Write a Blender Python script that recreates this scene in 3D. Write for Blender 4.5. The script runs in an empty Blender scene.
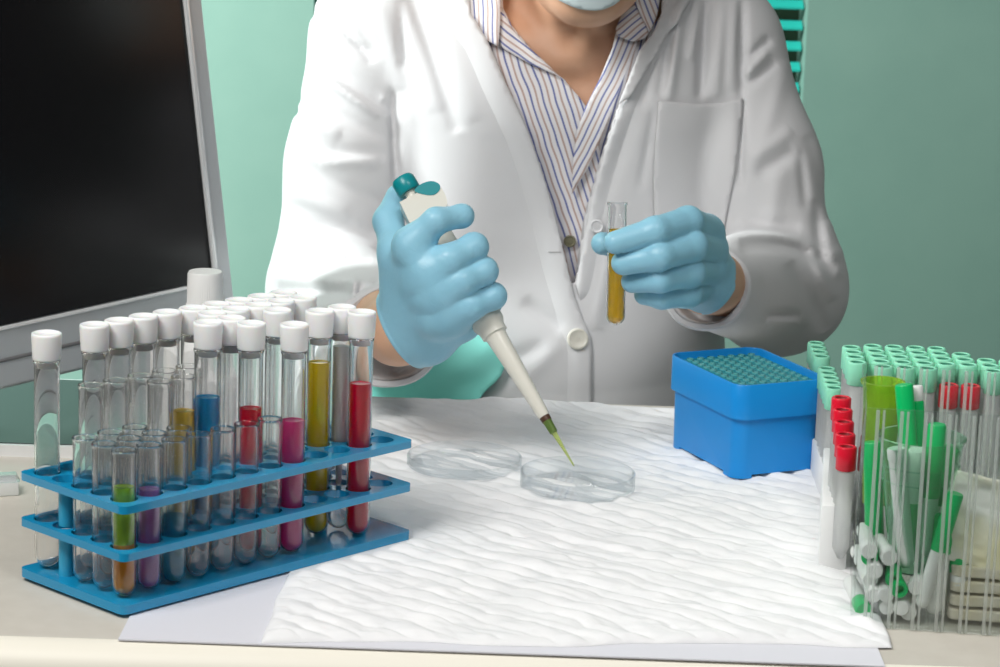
import bpy, bmesh, math, random
import numpy as np
from mathutils import Vector, Matrix, noise as mnoise
from mathutils.geometry import delaunay_2d_cdt
R = math.radians
random.seed(7); rng = np.random.default_rng(5)
C = bpy.context.scene.collection
SC = bpy.context.scene

# ------------------------------------------------------------------ camera, world, lights, exposure
F_PX, PITCH, ROLL, CAM_H = 2800.0, .2241, -.0322, .5672        # table top is z = 0
cp, sp, cr, sr = math.cos(PITCH), math.sin(PITCH), math.cos(ROLL), math.sin(ROLL)
right = Vector((1, 0, 0)); fwd = Vector((0, cp, -sp)); up = Vector((0, sp, cp))
r_ = right*cr - up*sr; u_ = right*sr + up*cr
cam_d = bpy.data.cameras.new('camera'); cam = bpy.data.objects.new('camera', cam_d); C.objects.link(cam)
m = Matrix.Identity(4)
for i in range(3):
    m[i][0] = r_[i]; m[i][1] = u_[i]; m[i][2] = -fwd[i]
m[2][3] = CAM_H
cam.matrix_world = m
cam_d.sensor_width = 36; cam_d.lens = F_PX/1000*36; cam_d.clip_start = .05; cam_d.clip_end = 50
cam_d.dof.use_dof = True; cam_d.dof.focus_distance = 1.98; cam_d.dof.aperture_fstop = 20
SC.camera = cam
SC.view_settings.view_transform = 'Standard'; SC.view_settings.look = 'None'
SC.view_settings.exposure = 0.0; SC.view_settings.gamma = 1; SC.view_settings.use_curve_mapping = False
SC.cycles.use_denoising = True
SC.cycles.max_bounces = 24; SC.cycles.transmission_bounces = 24; SC.cycles.transparent_max_bounces = 32
SC.cycles.diffuse_bounces = 3; SC.cycles.glossy_bounces = 6; SC.cycles.sample_clamp_indirect = 25
world = bpy.data.worlds.new('world'); SC.world = world; world.use_nodes = True
world.node_tree.nodes['Background'].inputs[0].default_value = (.95, .96, .95, 1)
world.node_tree.nodes['Background'].inputs[1].default_value = .125

def area(name, loc, target, size, power, color, size_y=None):
    l = bpy.data.lights.new(name, 'AREA'); l.energy = power; l.color = color
    l.shape = 'RECTANGLE'; l.size = size; l.size_y = size_y or size
    o = bpy.data.objects.new(name, l); C.objects.link(o); o.location = loc
    o.rotation_euler = (Vector(target)-Vector(loc)).to_track_quat('-Z', 'Y').to_euler()
    return o
area('key_window_light', (-.80, 1.05, 1.42), (.0, 2.25, .08), .7, 23, (1, .985, .95), .7)
o = area('softbox_over_table', (.38, 1.05, 1.30), (.20, 1.78, 0), .45, 1.4, (1, .985, .97)); o.data.spread = R(80)
area('wall_window_light', (-1.30, 2.50, .90), (-.80, 3.35, .15), .6, 52, (.95, 1, .98))

# ------------------------------------------------------------------ pixel <-> place helpers
def ray(px, py):
    X = np.asarray(px, float)-500; Y = 333.5-np.asarray(py, float)
    x = (X*cr+Y*sr)/F_PX; y = (-X*sr+Y*cr)/F_PX
    return np.stack([x, cp+y*sp, -sp+y*cp], -1)
def aty(px, py, Y):
    d = ray(px, py); return np.array([0, 0, CAM_H])+d*(np.asarray(Y)/d[..., 1])[..., None]
def atz(px, py, z=0):
    d = ray(px, py); return np.array([0, 0, CAM_H])+d*((z-CAM_H)/d[..., 2])[..., None]
def to_px(P):
    P = np.asarray(P, float); z = P[..., 2]-CAM_H
    d = P[..., 1]*cp-z*sp; u = P[..., 1]*sp+z*cp
    X = F_PX*P[..., 0]/d; Y = F_PX*u/d
    return 500+X*cr-Y*sr, 333.5-(X*sr+Y*cr)

# ------------------------------------------------------------------ materials
def mat(name, col, rough=.5, metal=0, spec=.5, trans=0, ior=1.45, alpha=1, sss=0, sheen=0, coat=0):
    M = bpy.data.materials.new(name); M.use_nodes = True
    b = M.node_tree.nodes['Principled BSDF']
    b.inputs['Base Color'].default_value = (*col, 1); b.inputs['Roughness'].default_value = rough
    b.inputs['Metallic'].default_value = metal; b.inputs['IOR'].default_value = ior
    b.inputs['Specular IOR Level'].default_value = spec
    b.inputs['Transmission Weight'].default_value = trans; b.inputs['Alpha'].default_value = alpha
    b.inputs['Coat Weight'].default_value = coat
    if sss:
        b.inputs['Subsurface Weight'].default_value = sss; b.inputs['Subsurface Scale'].default_value = .004
        b.inputs['Subsurface Radius'].default_value = (1, .5, .3)
    if sheen: b.inputs['Sheen Weight'].default_value = sheen
    return M
def noise_mix(M, c1, c2, scale, detail=4, bump=0, bscale=None, rough=.5, stretch=(1, 1, 1), dist=.001):
    nt = M.node_tree; b = nt.nodes['Principled BSDF']
    tc = nt.nodes.new('ShaderNodeTexCoord'); mp = nt.nodes.new('ShaderNodeMapping'); mp.inputs['Scale'].default_value = stretch
    nt.links.new(tc.outputs['Object'], mp.inputs[0])
    n = nt.nodes.new('ShaderNodeTexNoise'); n.inputs['Scale'].default_value = scale; n.inputs['Detail'].default_value = detail
    n.inputs['Roughness'].default_value = rough
    nt.links.new(mp.outputs[0], n.inputs[0])
    rmp = nt.nodes.new('ShaderNodeValToRGB'); rmp.color_ramp.elements[0].color = (*c1, 1); rmp.color_ramp.elements[1].color = (*c2, 1)
    rmp.color_ramp.elements[0].position = .35; rmp.color_ramp.elements[1].position = .65
    nt.links.new(n.outputs[0], rmp.inputs[0]); nt.links.new(rmp.outputs[0], b.inputs['Base Color'])
    if bump:
        n2 = nt.nodes.new('ShaderNodeTexNoise'); n2.inputs['Scale'].default_value = bscale or scale; n2.inputs['Detail'].default_value = 5
        nt.links.new(mp.outputs[0], n2.inputs[0])
        bm_ = nt.nodes.new('ShaderNodeBump'); bm_.inputs['Strength'].default_value = bump; bm_.inputs['Distance'].default_value = dist
        nt.links.new(n2.outputs[0], bm_.inputs['Height']); nt.links.new(bm_.outputs[0], b.inputs['Normal'])
    return M
def glass(name, col=(1, 1, 1), rough=0, ior=1.45, share=.6):
    """thin-walled glass: most light bends through it, the rest passes straight on so that its shadow stays light"""
    M = bpy.data.materials.new(name); M.use_nodes = True; nt = M.node_tree
    nt.nodes.remove(nt.nodes['Principled BSDF'])
    g = nt.nodes.new('ShaderNodeBsdfGlass'); g.inputs['Color'].default_value = (*col, 1)
    g.inputs['Roughness'].default_value = rough; g.inputs['IOR'].default_value = ior
    k = nt.nodes.new('ShaderNodeBsdfGlossy'); k.inputs['Roughness'].default_value = .03
    mx = nt.nodes.new('ShaderNodeMixShader'); mx.inputs[0].default_value = .025
    nt.links.new(g.outputs[0], mx.inputs[1]); nt.links.new(k.outputs[0], mx.inputs[2])
    t = nt.nodes.new('ShaderNodeBsdfTransparent'); m2 = nt.nodes.new('ShaderNodeMixShader'); m2.inputs[0].default_value = share
    nt.links.new(t.outputs[0], m2.inputs[1]); nt.links.new(mx.outputs[0], m2.inputs[2])
    nt.links.new(m2.outputs[0], nt.nodes['Material Output'].inputs[0])
    return M
def thin(name, col=(1, 1, 1), ior=1.5, rough=.02, body=0, bodycol=(.9, .9, .9), edge=.25, edgecol=(.6, .65, .68)):
    """thin clear wall: lets light straight through, mirrors by Fresnel, a little denser where seen edge-on"""
    M = bpy.data.materials.new(name); M.use_nodes = True; nt = M.node_tree; nt.nodes.remove(nt.nodes['Principled BSDF'])
    t = nt.nodes.new('ShaderNodeBsdfTransparent'); g = nt.nodes.new('ShaderNodeBsdfGlossy'); g.inputs['Roughness'].default_value = rough
    lw = nt.nodes.new('ShaderNodeLayerWeight'); lw.inputs[0].default_value = .5
    rp = nt.nodes.new('ShaderNodeValToRGB'); rp.color_ramp.elements[0].color = (*col, 1); rp.color_ramp.elements[0].position = 1-edge
    rp.color_ramp.elements[1].color = (*edgecol, 1); nt.links.new(lw.outputs['Facing'], rp.inputs[0]); nt.links.new(rp.outputs[0], t.inputs[0])
    f0 = ((ior-1)/(ior+1))**2                                             # Schlick's curve, the same from both sides of the wall
    pw = nt.nodes.new('ShaderNodeMath'); pw.operation = 'POWER'; nt.links.new(lw.outputs['Facing'], pw.inputs[0]); pw.inputs[1].default_value = 4.5
    fr = nt.nodes.new('ShaderNodeMath'); fr.operation = 'MULTIPLY_ADD'; nt.links.new(pw.outputs[0], fr.inputs[0]); fr.inputs[1].default_value = .9-f0; fr.inputs[2].default_value = f0
    mx = nt.nodes.new('ShaderNodeMixShader'); nt.links.new(fr.outputs[0], mx.inputs[0])
    if body:
        d = nt.nodes.new('ShaderNodeBsdfDiffuse'); d.inputs[0].default_value = (*bodycol, 1)
        tl = nt.nodes.new('ShaderNodeBsdfTranslucent'); tl.inputs[0].default_value = (*bodycol, 1)
        m1 = nt.nodes.new('ShaderNodeMixShader'); m1.inputs[0].default_value = .5; nt.links.new(d.outputs[0], m1.inputs[1]); nt.links.new(tl.outputs[0], m1.inputs[2])
        m2 = nt.nodes.new('ShaderNodeMixShader'); m2.inputs[0].default_value = body; nt.links.new(t.outputs[0], m2.inputs[1]); nt.links.new(m1.outputs[0], m2.inputs[2])
        nt.links.new(m2.outputs[0], mx.inputs[1])
    else: nt.links.new(t.outputs[0], mx.inputs[1])
    nt.links.new(g.outputs[0], mx.inputs[2]); nt.links.new(mx.outputs[0], nt.nodes['Material Output'].inputs[0])
    return M
def liquid(name, col, body=.5, tr=None):
    return thin(name, tr or col, 1.33, .03, body, col, .1, tuple(x*.8 for x in (tr or col)))
def stripes(name, angle, pitch=.0085, warp=.002):
    """blue and tan pin stripes woven into white cotton, running along the local x/z plane at an angle"""
    M = mat(name, (.8, .8, .82), .85, spec=.2); nt = M.node_tree; b = nt.nodes['Principled BSDF']
    tc = nt.nodes.new('ShaderNodeTexCoord'); mp = nt.nodes.new('ShaderNodeMapping'); mp.inputs['Rotation'].default_value = (0, R(angle), 0)
    nt.links.new(tc.outputs['Object'], mp.inputs[0])
    nz = nt.nodes.new('ShaderNodeTexNoise'); nz.inputs['Scale'].default_value = 14; nt.links.new(tc.outputs['Object'], nz.inputs[0])
    sep = nt.nodes.new('ShaderNodeSeparateXYZ'); nt.links.new(mp.outputs[0], sep.inputs[0])
    a1 = nt.nodes.new('ShaderNodeMath'); a1.operation = 'MULTIPLY_ADD'; nt.links.new(nz.outputs[0], a1.inputs[0]); a1.inputs[1].default_value = warp*6; nt.links.new(sep.outputs[0], a1.inputs[2])
    d = nt.nodes.new('ShaderNodeMath'); d.operation = 'DIVIDE'; nt.links.new(a1.outputs[0], d.inputs[0]); d.inputs[1].default_value = pitch
    fr = nt.nodes.new('ShaderNodeMath'); fr.operation = 'FRACT'; nt.links.new(d.outputs[0], fr.inputs[0])
    rp = nt.nodes.new('ShaderNodeValToRGB'); cr_ = rp.color_ramp; cr_.interpolation = 'LINEAR'
    W = (.82, .80, .82, 1); B = (.16, .19, .42, 1); T = (.52, .38, .34, 1)
    stops = [(0, B), (.11, B), (.16, W), (.44, W), (.49, T), (.60, T), (.65, W), (.95, W), (1, B)]
    cr_.elements[0].position = 0; cr_.elements[0].color = B; cr_.elements[1].position = 1; cr_.elements[1].color = B
    for p, c in stops[1:-1]:
        e = cr_.elements.new(p); e.color = c
    nt.links.new(fr.outputs[0], rp.inputs[0]); nt.links.new(rp.outputs[0], b.inputs['Base Color'])
    return M

M = {}
M['table'] = noise_mix(mat('table_laminate', (.6, .57, .5), .38), (.60, .565, .50), (.63, .595, .53), 60)
M['table_edge'] = mat('table_edge_band', (.93, .89, .78), .45)
M['wall'] = noise_mix(mat('mint_wall_paint', (.3, .55, .45), .8, spec=.2), (.225, .385, .325), (.245, .41, .345), 9, bump=.15, bscale=300)
M['blind'] = mat('teal_blind_slat', (.03, .58, .50), .5)
M['dark'] = mat('dark_window_gap', (.02, .05, .025), .6)
M['floor'] = noise_mix(mat('floor_vinyl', (.3, .32, .3), .5), (.28, .30, .28), (.34, .35, .33), 12)
M['coat'] = noise_mix(mat('white_cotton_coat', (.82, .82, .84), .9, spec=.15, sheen=.1), (.66, .66, .675), (.70, .70, .715), 6, bump=.25, bscale=900, dist=.0004)
M['button'] = mat('pearly_button', (.72, .70, .62), .3)
M['thread'] = mat('grey_thread', (.45, .44, .44), .8)
M['skin'] = noise_mix(mat('skin', (.70, .41, .27), .5, sss=.08), (.66, .37, .235), (.74, .44, .29), 25, bump=.2, bscale=260, dist=.0006)
M['mask'] = mat('mask_fabric', (.62, .72, .74), .85)
M['hair'] = mat('dark_hair', (.018, .012, .009), .75, spec=.2)
M['trousers'] = mat('dark_trousers', (.04, .045, .06), .9)
def glove_mat():
    g = noise_mix(mat('blue_nitrile_glove', (.2, .47, .62), .36, spec=.5, sss=.05), (.27, .56, .71), (.31, .62, .78), 12)
    nt = g.node_tree; b = nt.nodes['Principled BSDF']
    tc = nt.nodes.new('ShaderNodeTexCoord'); n = nt.nodes.new('ShaderNodeTexNoise'); n.inputs['Scale'].default_value = 130; n.inputs['Detail'].default_value = 3
    n.inputs['Distortion'].default_value = 1.2
    nt.links.new(tc.outputs['Object'], n.inputs[0]); bp = nt.nodes.new('ShaderNodeBump'); bp.inputs['Strength'].default_value = .25; bp.inputs['Distance'].default_value = .0015
    nt.links.new(n.outputs[0], bp.inputs['Height']); nt.links.new(bp.outputs[0], b.inputs['Normal'])
    return g
M['glove'] = glove_mat()
M['cloth'] = noise_mix(mat('turquoise_cloth', (.12, .55, .50), .85, spec=.2), (.24, .76, .68), (.30, .82, .74), 9)
M['shelf'] = mat('blue_acrylic', (.008, .30, .57), .10, spec=.8)
M['post'] = mat('light_blue_post', (.04, .42, .66), .25)
M['glass'] = glass('clear_glass', (1, 1, 1), 0, 1.25, .92)
M['plastic_cap'] = mat('white_stopper', (.95, .95, .95), .4, sss=.3)
M['clear'] = thin('clear_polystyrene', (.975, .985, .99), 1.6, .02, .05, (.85, .90, .94), .35, (.66, .74, .77))
M['acrylic'] = thin('clear_acrylic', (.96, .975, .97), 1.5, .02, .015, (.80, .84, .82), .15, (.55, .58, .56))
M['rib'] = thin('acrylic_rib', (.93, .95, .94), 1.6, .08, .34, (.95, .97, .95), .3, (.45, .48, .46))
M['white'] = mat('white_plastic', (.85, .85, .84), .35)
M['ivory'] = mat('ivory_plastic', (.76, .74, .66), .32, coat=.2)
M['teal'] = mat('teal_plastic', (.005, .27, .30), .3)
M['brown'] = mat('brown_collar', (.08, .035, .02), .4)
M['tip'] = mat('yellow_green_tip', (.72, .82, .30), .15, trans=.8, ior=1.2)
M['tipdark'] = mat('green_filter', (.12, .20, .04), .3, trans=.2)
M['box'] = mat('bright_blue_plastic', (.006, .27, .72), .33)
M['grid'] = mat('teal_tip_tray', (.012, .25, .31), .35)
M['tipend'] = mat('pale_tip_end', (.12, .45, .46), .25, trans=.2)
M['screen'] = mat('black_screen', (.005, .005, .006), .25, spec=.22)
M['bezel'] = mat('silver_bezel', (.50, .53, .55), .40, metal=.2)
M['silver'] = mat('bright_silver', (.85, .86, .87), .25, metal=.3)
M['bezel_dark'] = mat('grey_bezel_lip', (.16, .16, .165), .5)
M['foot'] = mat('dark_glossy_foot', (.025, .036, .036), .28, spec=.18)
M['pad'] = noise_mix(mat('white_absorbent_pad', (.85, .86, .88), .9, spec=.15), (.86, .865, .88), (.90, .90, .91), 40, bump=.3, bscale=400, dist=.0005)
M['paper'] = mat('pale_paper', (.78, .78, .84), .6)
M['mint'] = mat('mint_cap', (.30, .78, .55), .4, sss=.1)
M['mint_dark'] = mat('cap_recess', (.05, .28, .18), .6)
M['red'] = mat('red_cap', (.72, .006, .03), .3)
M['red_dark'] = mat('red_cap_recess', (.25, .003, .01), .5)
M['blue_cap'] = mat('royal_blue_cap', (.03, .12, .55), .35)
M['milky'] = mat('milky_polypropylene', (.85, .86, .86), .3, trans=.72, ior=1.12)
M['foam'] = mat('white_foam', (.9, .9, .9), .8)
M['green'] = mat('green_plastic', (.0, .50, .13), .3)
M['green_dark'] = mat('green_bore', (.0, .16, .04), .5)
M['frost'] = mat('frosted_white', (.90, .92, .90), .35, trans=.15, ior=1.2)
M['cup'] = mat('clear_cup', (.62, .88, .72), .12, trans=.93, ior=1.12)
M['lime'] = mat('lime_cup', (.55, .80, .10), .15, trans=.75, ior=1.15)
M['tan'] = noise_mix(mat('tan_packet', (.62, .54, .34), .4, trans=.25, ior=1.15), (.76, .69, .48), (.86, .82, .70), 60)
M['sachet'] = noise_mix(mat('cream_sachet', (.8, .79, .68), .5), (.92, .92, .88), (.86, .80, .52), 38, rough=.3)
M['liq_blue'] = liquid('blue_liquid', (.0, .50, .88), .75, (.05, .60, .90))
M['liq_red'] = liquid('red_liquid', (.92, .0, .06), .6, (.92, .01, .08))
M['liq_magenta'] = liquid('magenta_liquid', (.95, .08, .42), .5, (.95, .22, .52))
M['liq_yellow'] = liquid('yellow_liquid', (.95, .74, .0), .6, (.93, .80, .03))
M['liq_amber'] = liquid('amber_liquid', (.95, .62, .03), .5, (.97, .78, .18))
M['liq_dull'] = liquid('dull_yellow_liquid', (.90, .66, .06), .5, (.90, .76, .25))
M['liq_orange'] = liquid('orange_liquid', (.98, .45, .0), .5, (1, .66, .06))
M['liq_lime'] = liquid('lime_liquid', (.55, .85, .06), .4, (.80, .96, .35))
M['liq_violet'] = liquid('violet_liquid', (.75, .30, .70), .35, (.92, .65, .92))
M['liq_teal'] = liquid('teal_liquid', (.05, .50, .66), .3, (.45, .80, .90))

# ------------------------------------------------------------------ object helpers
def link_mesh(name, me, material, parent=None, smooth=True, loc=None):
    o = bpy.data.objects.new(name, me); C.objects.link(o)
    if material is not None and not me.materials:
        for k in (material if isinstance(material, (list, tuple)) else [material]): me.materials.append(k)
    if smooth:
        for p in me.polygons: p.use_smooth = True
    if parent: o.parent = parent
    if loc is not None: o.location = loc
    return o
def sharp(o, ang=35):
    me = o.data; bm = bmesh.new(); bm.from_mesh(me)
    for e in bm.edges:
        e.smooth = not (len(e.link_faces) == 2 and e.calc_face_angle(0) > R(ang))
    bm.to_mesh(me); bm.free(); return o
def bobj(name, bm, material, parent=None, smooth=True, loc=None, ang=35):
    bmesh.ops.recalc_face_normals(bm, faces=bm.faces)
    me = bpy.data.meshes.new(name); bm.to_mesh(me); bm.free()
    o = link_mesh(name, me, material, parent, smooth, loc)
    if smooth: sharp(o, ang)
    return o
def empty(name, loc, label, cat, group=None, rz=0, rot=None):
    o = bpy.data.objects.new(name, None); C.objects.link(o); o.location = loc; o.empty_display_size = .02
    o.rotation_euler = rot if rot is not None else (0, 0, rz)
    o['label'] = label; o['category'] = cat
    if group: o['group'] = group
    return o
def tag(o, label, cat, group=None):
    o['label'] = label; o['category'] = cat
    if group: o['group'] = group
    return o
def structure(o): o['kind'] = 'structure'; return o
def copy_tree(o, parent=None):
    c = o.copy(); C.objects.link(c)
    if parent: c.parent = parent
    for ch in list(o.children): copy_tree(ch, c)
    return c
def add_box(bm, c, s, rz=0, mi=0):
    r = bmesh.ops.create_cube(bm, size=1)
    mt = Matrix.Translation(c) @ Matrix.Rotation(rz, 4, 'Z') @ Matrix.Diagonal((*s, 1))
    bmesh.ops.transform(bm, matrix=mt, verts=r['verts'])
    for v in r['verts']:
        for f in v.link_faces: f.material_index = mi
    return r['verts']
def bevel_all(bm, w, seg=2, ang=30):
    es = [e for e in bm.edges if len(e.link_faces) == 2 and e.calc_face_angle(0) > R(ang)]
    bmesh.ops.bevel(bm, geom=es, offset=w, segments=seg, affect='EDGES', profile=.5, clamp_overlap=True)
def lathe(bm, prof, n=32, mt=None, mi=0, ends=True):
    rings = []
    for (r, z) in prof:
        if r < 1e-6: rings.append([bm.verts.new((0, 0, z))])
        else: rings.append([bm.verts.new((r*math.cos(2*math.pi*i/n), r*math.sin(2*math.pi*i/n), z)) for i in range(n)])
    nf = []
    for a, b in zip(rings, rings[1:]):
        for i in range(n):
            j = (i+1) % n
            if len(a) == 1 and len(b) == 1: continue
            if len(a) == 1: nf.append(bm.faces.new((a[0], b[i], b[j])))
            elif len(b) == 1: nf.append(bm.faces.new((a[i], b[0], a[j])))
            else: nf.append(bm.faces.new((a[i], b[i], b[j], a[j])))
    if ends:
        for rg in (rings[0], rings[-1]):
            if len(rg) > 1: nf.append(bm.faces.new(rg))
    for f in nf: f.material_index = mi
    if mt is not None: bmesh.ops.transform(bm, matrix=mt, verts=[v for rg in rings for v in rg])
    return [v for rg in rings for v in rg]
def rrect(w, d, r, n=5):
    pts = []
    for cx, cy, a0 in ((w/2-r, d/2-r, 0), (-w/2+r, d/2-r, 90), (-w/2+r, -d/2+r, 180), (w/2-r, -d/2+r, 270)):
        for k in range(n+1):
            a = R(a0+90*k/n); pts.append((cx+r*math.cos(a), cy+r*math.sin(a)))
    return pts
def prism(bm, pts, z0, z1, mi=0):
    lo = [bm.verts.new((x, y, z0)) for x, y in pts]; hi = [bm.verts.new((x, y, z1)) for x, y in pts]
    n = len(pts); fs = [bm.faces.new(lo[::-1]), bm.faces.new(hi)]
    for i in range(n): fs.append(bm.faces.new((lo[i], lo[(i+1) % n], hi[(i+1) % n], hi[i])))
    for f in fs: f.material_index = mi
    return lo+hi

# ------------------------------------------------------------------ implicit-surface helpers (organic shapes)
def cone(P, a, b, ra, rb):
    a = np.asarray(a, float); b = np.asarray(b, float); ab = b-a
    t = np.clip(((P-a)@ab)/max(ab@ab, 1e-12), 0, 1)
    return np.linalg.norm(P-a-t[..., None]*ab, axis=-1)-(ra+t*(rb-ra))
def ellip(P, c, r):
    q = (P-np.asarray(c))/np.asarray(r); k = np.linalg.norm(q, axis=-1)
    return (k-1)*min(r)*.5+(k-1)*np.mean(r)*.5
def smin(a, b, k):
    h = np.clip(.5+.5*(b-a)/k, 0, 1); return b+(a-b)*h-k*h*(1-h)
def smax(a, b, k): return -smin(-a, -b, k)
def surface(f, lo, hi, step, proj=2):
    ax = [np.arange(lo[i], hi[i]+step, step) for i in range(3)]
    nx, ny, nz = map(len, ax)
    V = np.empty((nx, ny, nz), np.float32)
    for i in range(nx):
        G = np.stack(np.meshgrid([ax[0][i]], ax[1], ax[2], indexing='ij'), -1)
        V[i] = f(G.reshape(-1, 3)).reshape(ny, nz)
    S = V < 0
    c = [S[i:nx-1+i, j:ny-1+j, k:nz-1+k] for i in (0, 1) for j in (0, 1) for k in (0, 1)]
    cnt = sum(x.astype(np.int8) for x in c); act = (cnt > 0) & (cnt < 8)
    idx = np.full(act.shape, -1, np.int64); ii = np.argwhere(act); idx[act] = np.arange(len(ii))
    acc = np.zeros((len(ii), 3)); num = np.zeros(len(ii))
    offs = [np.array(o) for o in ((0,0,0),(0,0,1),(0,1,0),(0,1,1),(1,0,0),(1,0,1),(1,1,0),(1,1,1))]
    for a in range(8):
        for b in range(a+1, 8):
            if abs(offs[a]-offs[b]).sum() != 1: continue
            va = V[tuple((ii+offs[a]).T)]; vb = V[tuple((ii+offs[b]).T)]
            mk = (va < 0) != (vb < 0); t = np.where(mk, va/np.where(mk, va-vb, 1), 0)
            acc += np.where(mk[:, None], offs[a]+t[:, None]*(offs[b]-offs[a]), 0); num += mk
    P = (ii+acc/num[:, None])*step+np.array(lo)
    quads = []
    for d in range(3):
        o1, o2 = [k for k in range(3) if k != d]
        sl0 = [slice(None)]*3; sl1 = [slice(None)]*3; sl0[d] = slice(0, -1); sl1[d] = slice(1, None)
        ch = S[tuple(sl0)] != S[tuple(sl1)]
        e = np.argwhere(ch); e = e[(e[:, o1] > 0) & (e[:, o2] > 0) & (e[:, o1] < S.shape[o1]-1) & (e[:, o2] < S.shape[o2]-1)]
        def cell(a, b):
            q = e.copy(); q[:, o1] -= a; q[:, o2] -= b; return idx[tuple(q.T)]
        Q = np.stack([cell(1, 1), cell(0, 1), cell(0, 0), cell(1, 0)], 1)
        ins = S[tuple(e.T)]
        flip = ins if d != 1 else ~ins
        Q = np.where(flip[:, None], Q, Q[:, ::-1]); quads.append(Q)
    Q = np.concatenate(quads); Q = Q[(Q >= 0).all(1)]
    h = step*.25
    for _ in range(proj):
        v = f(P); g = np.stack([(f(P+np.eye(3)[k]*h)-f(P-np.eye(3)[k]*h))/(2*h) for k in range(3)], 1)
        st = v/np.maximum((g*g).sum(1), .2); P = P-np.clip(st, -step*.6, step*.6)[:, None]*g
    return P, Q
def mesh_np(name, P, Q):
    me = bpy.data.meshes.new(name); me.from_pydata(P.tolist(), [], Q.tolist()); me.update(); return me
def sdf_obj(name, f, lo, hi, step, material, parent=None, proj=2, smooth_it=0):
    P, Q = surface(f, lo, hi, step, proj); me = mesh_np(name, P, Q); o = link_mesh(name, me, material, parent)
    if smooth_it:
        md = o.modifiers.new('smooth', 'SMOOTH'); md.iterations = smooth_it; md.factor = .5
    return o
def in_poly(px, py, poly):
    ins = np.zeros(np.shape(px), bool); n = len(poly)
    for i in range(n):
        x1, y1 = poly[i]; x2, y2 = poly[(i+1) % n]
        c = ((y1 > py) != (y2 > py)); xx = (x2-x1)*(py-y1)/(y2-y1+1e-12)+x1
        ins ^= c & (px < xx)
    return ins
def seg_dist(px, py, x1, y1, x2, y2):
    dx, dy = x2-x1, y2-y1; t = np.clip(((px-x1)*dx+(py-y1)*dy)/(dx*dx+dy*dy+1e-9), 0, 1)
    return np.hypot(px-x1-t*dx, py-y1-t*dy), t
def smooth_poly(pts, n=6, closed=True):
    """Catmull-Rom through the corner points"""
    P = [np.array(p, float) for p in pts]; N = len(P); out = []
    for i in range(N if closed else N-1):
        p0, p1, p2, p3 = P[(i-1) % N] if closed or i > 0 else P[i], P[i], P[(i+1) % N], P[(i+2) % N] if closed or i+2 < N else P[(i+1) % N]
        for k in range(n):
            t = k/n; out.append(tuple(.5*((2*p1)+(-p0+p2)*t+(2*p0-5*p1+4*p2-p3)*t*t+(-p0+3*p1-3*p2+p3)*t**3)))
    if not closed: out.append(tuple(P[-1]))
    return out
def densify(poly, step):
    out = []
    for i in range(len(poly)):
        a = np.array(poly[i], float); b = np.array(poly[(i+1) % len(poly)], float); n = max(1, int(np.hypot(*(b-a))/step))
        for k in range(n): out.append(tuple(a+(b-a)*k/n))
    return out
def trace(px, py, f, off, y0, y1, n=60):
    """where the sight lines through these outline points meet a body surface, at a given height above it"""
    d = ray(px, py); o = np.array([0, 0, CAM_H]); t = y0/d[:, 1]
    for _ in range(n):
        P = o+d*t[:, None]; v = f(P)-off; t = np.minimum(t+v*.7, y1/d[:, 1])
    return o+d*t[:, None]
def panel(name, poly, f, off, thick, material, parent, step=4, y=(2.15, 2.62), wav=None):
    """a cloth panel of real thickness lying on a body surface"""
    B = densify(poly, step); arr = np.array(B)
    lo = arr.min(0); hi = arr.max(0)
    gx, gy = np.meshgrid(np.arange(lo[0]+step/2, hi[0], step), np.arange(lo[1]+step/2, hi[1], step))
    gx = gx.ravel(); gy = gy.ravel(); k = in_poly(gx, gy, B)
    gx, gy = gx[k], gy[k]
    dmin = np.full(len(gx), 1e9)
    for i in range(len(B)):
        dd, _ = seg_dist(gx, gy, *B[i], *B[(i+1) % len(B)]); dmin = np.minimum(dmin, dd)
    gx, gy = gx[dmin > step*.45], gy[dmin > step*.45]
    n = len(B); pts = [Vector(b) for b in B]+[Vector((x, y_)) for x, y_ in zip(gx, gy)]
    vs, es, fs, *_ = delaunay_2d_cdt(pts, [(i, (i+1) % n) for i in range(n)], [], 1, 1e-4)
    V2 = np.array([(v.x, v.y) for v in vs])
    o_ = off if np.isscalar(off) else off(V2[:, 0], V2[:, 1])
    P = trace(V2[:, 0], V2[:, 1], f, o_, *y)
    me = bpy.data.meshes.new(name); me.from_pydata(P.tolist(), [], [tuple(q) for q in fs]); me.update()
    bm = bmesh.new(); bm.from_mesh(me)
    for fc in bm.faces:
        if fc.normal.y > 0: fc.normal_flip()
    bm.to_mesh(me); bm.free()
    o = link_mesh(name, me, material, parent)
    s = o.modifiers.new('thickness', 'SOLIDIFY'); s.thickness = thick; s.offset = -1
    return o

# ================================================================== THE SETTING
def box_struct(name, c, s, m, bev=0):
    bm = bmesh.new(); add_box(bm, (0, 0, 0), s)
    if bev: bevel_all(bm, bev, 3)
    return structure(bobj(name, bm, m, loc=c))
box_struct('floor', (0, 1.5, -.77), (7, 6, .04), M['floor'])
WY = 3.35
wl = aty(313, 60, WY)[0]; wr = aty(805, 60, WY)[0]; zb = aty(800, 300, WY)[2]
box_struct('wall_back_left', ((wl-3.2)/2, WY+.06, .6), (wl+3.2, .12, 2.7), M['wall'])
box_struct('wall_back_right', ((wr+3.2)/2, WY+.06, .6), (3.2-wr, .12, 2.7), M['wall'])
box_struct('wall_back_sill', ((wl+wr)/2, WY+.06, (zb-.75)/2), (wr-wl, .12, zb+.75), M['wall'])
win = empty('window_1', ((wl+wr)/2, WY, zb), 'dark window behind the person, closed off by teal slatted blind', 'window'); del win['label']; del win['category']; structure(win)
bm = bmesh.new(); add_box(bm, (0, .10, .8), (wr-wl, .01, 1.7)); bobj('window_pane', bm, M['dark'], win, smooth=False)
bm = bmesh.new()
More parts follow.
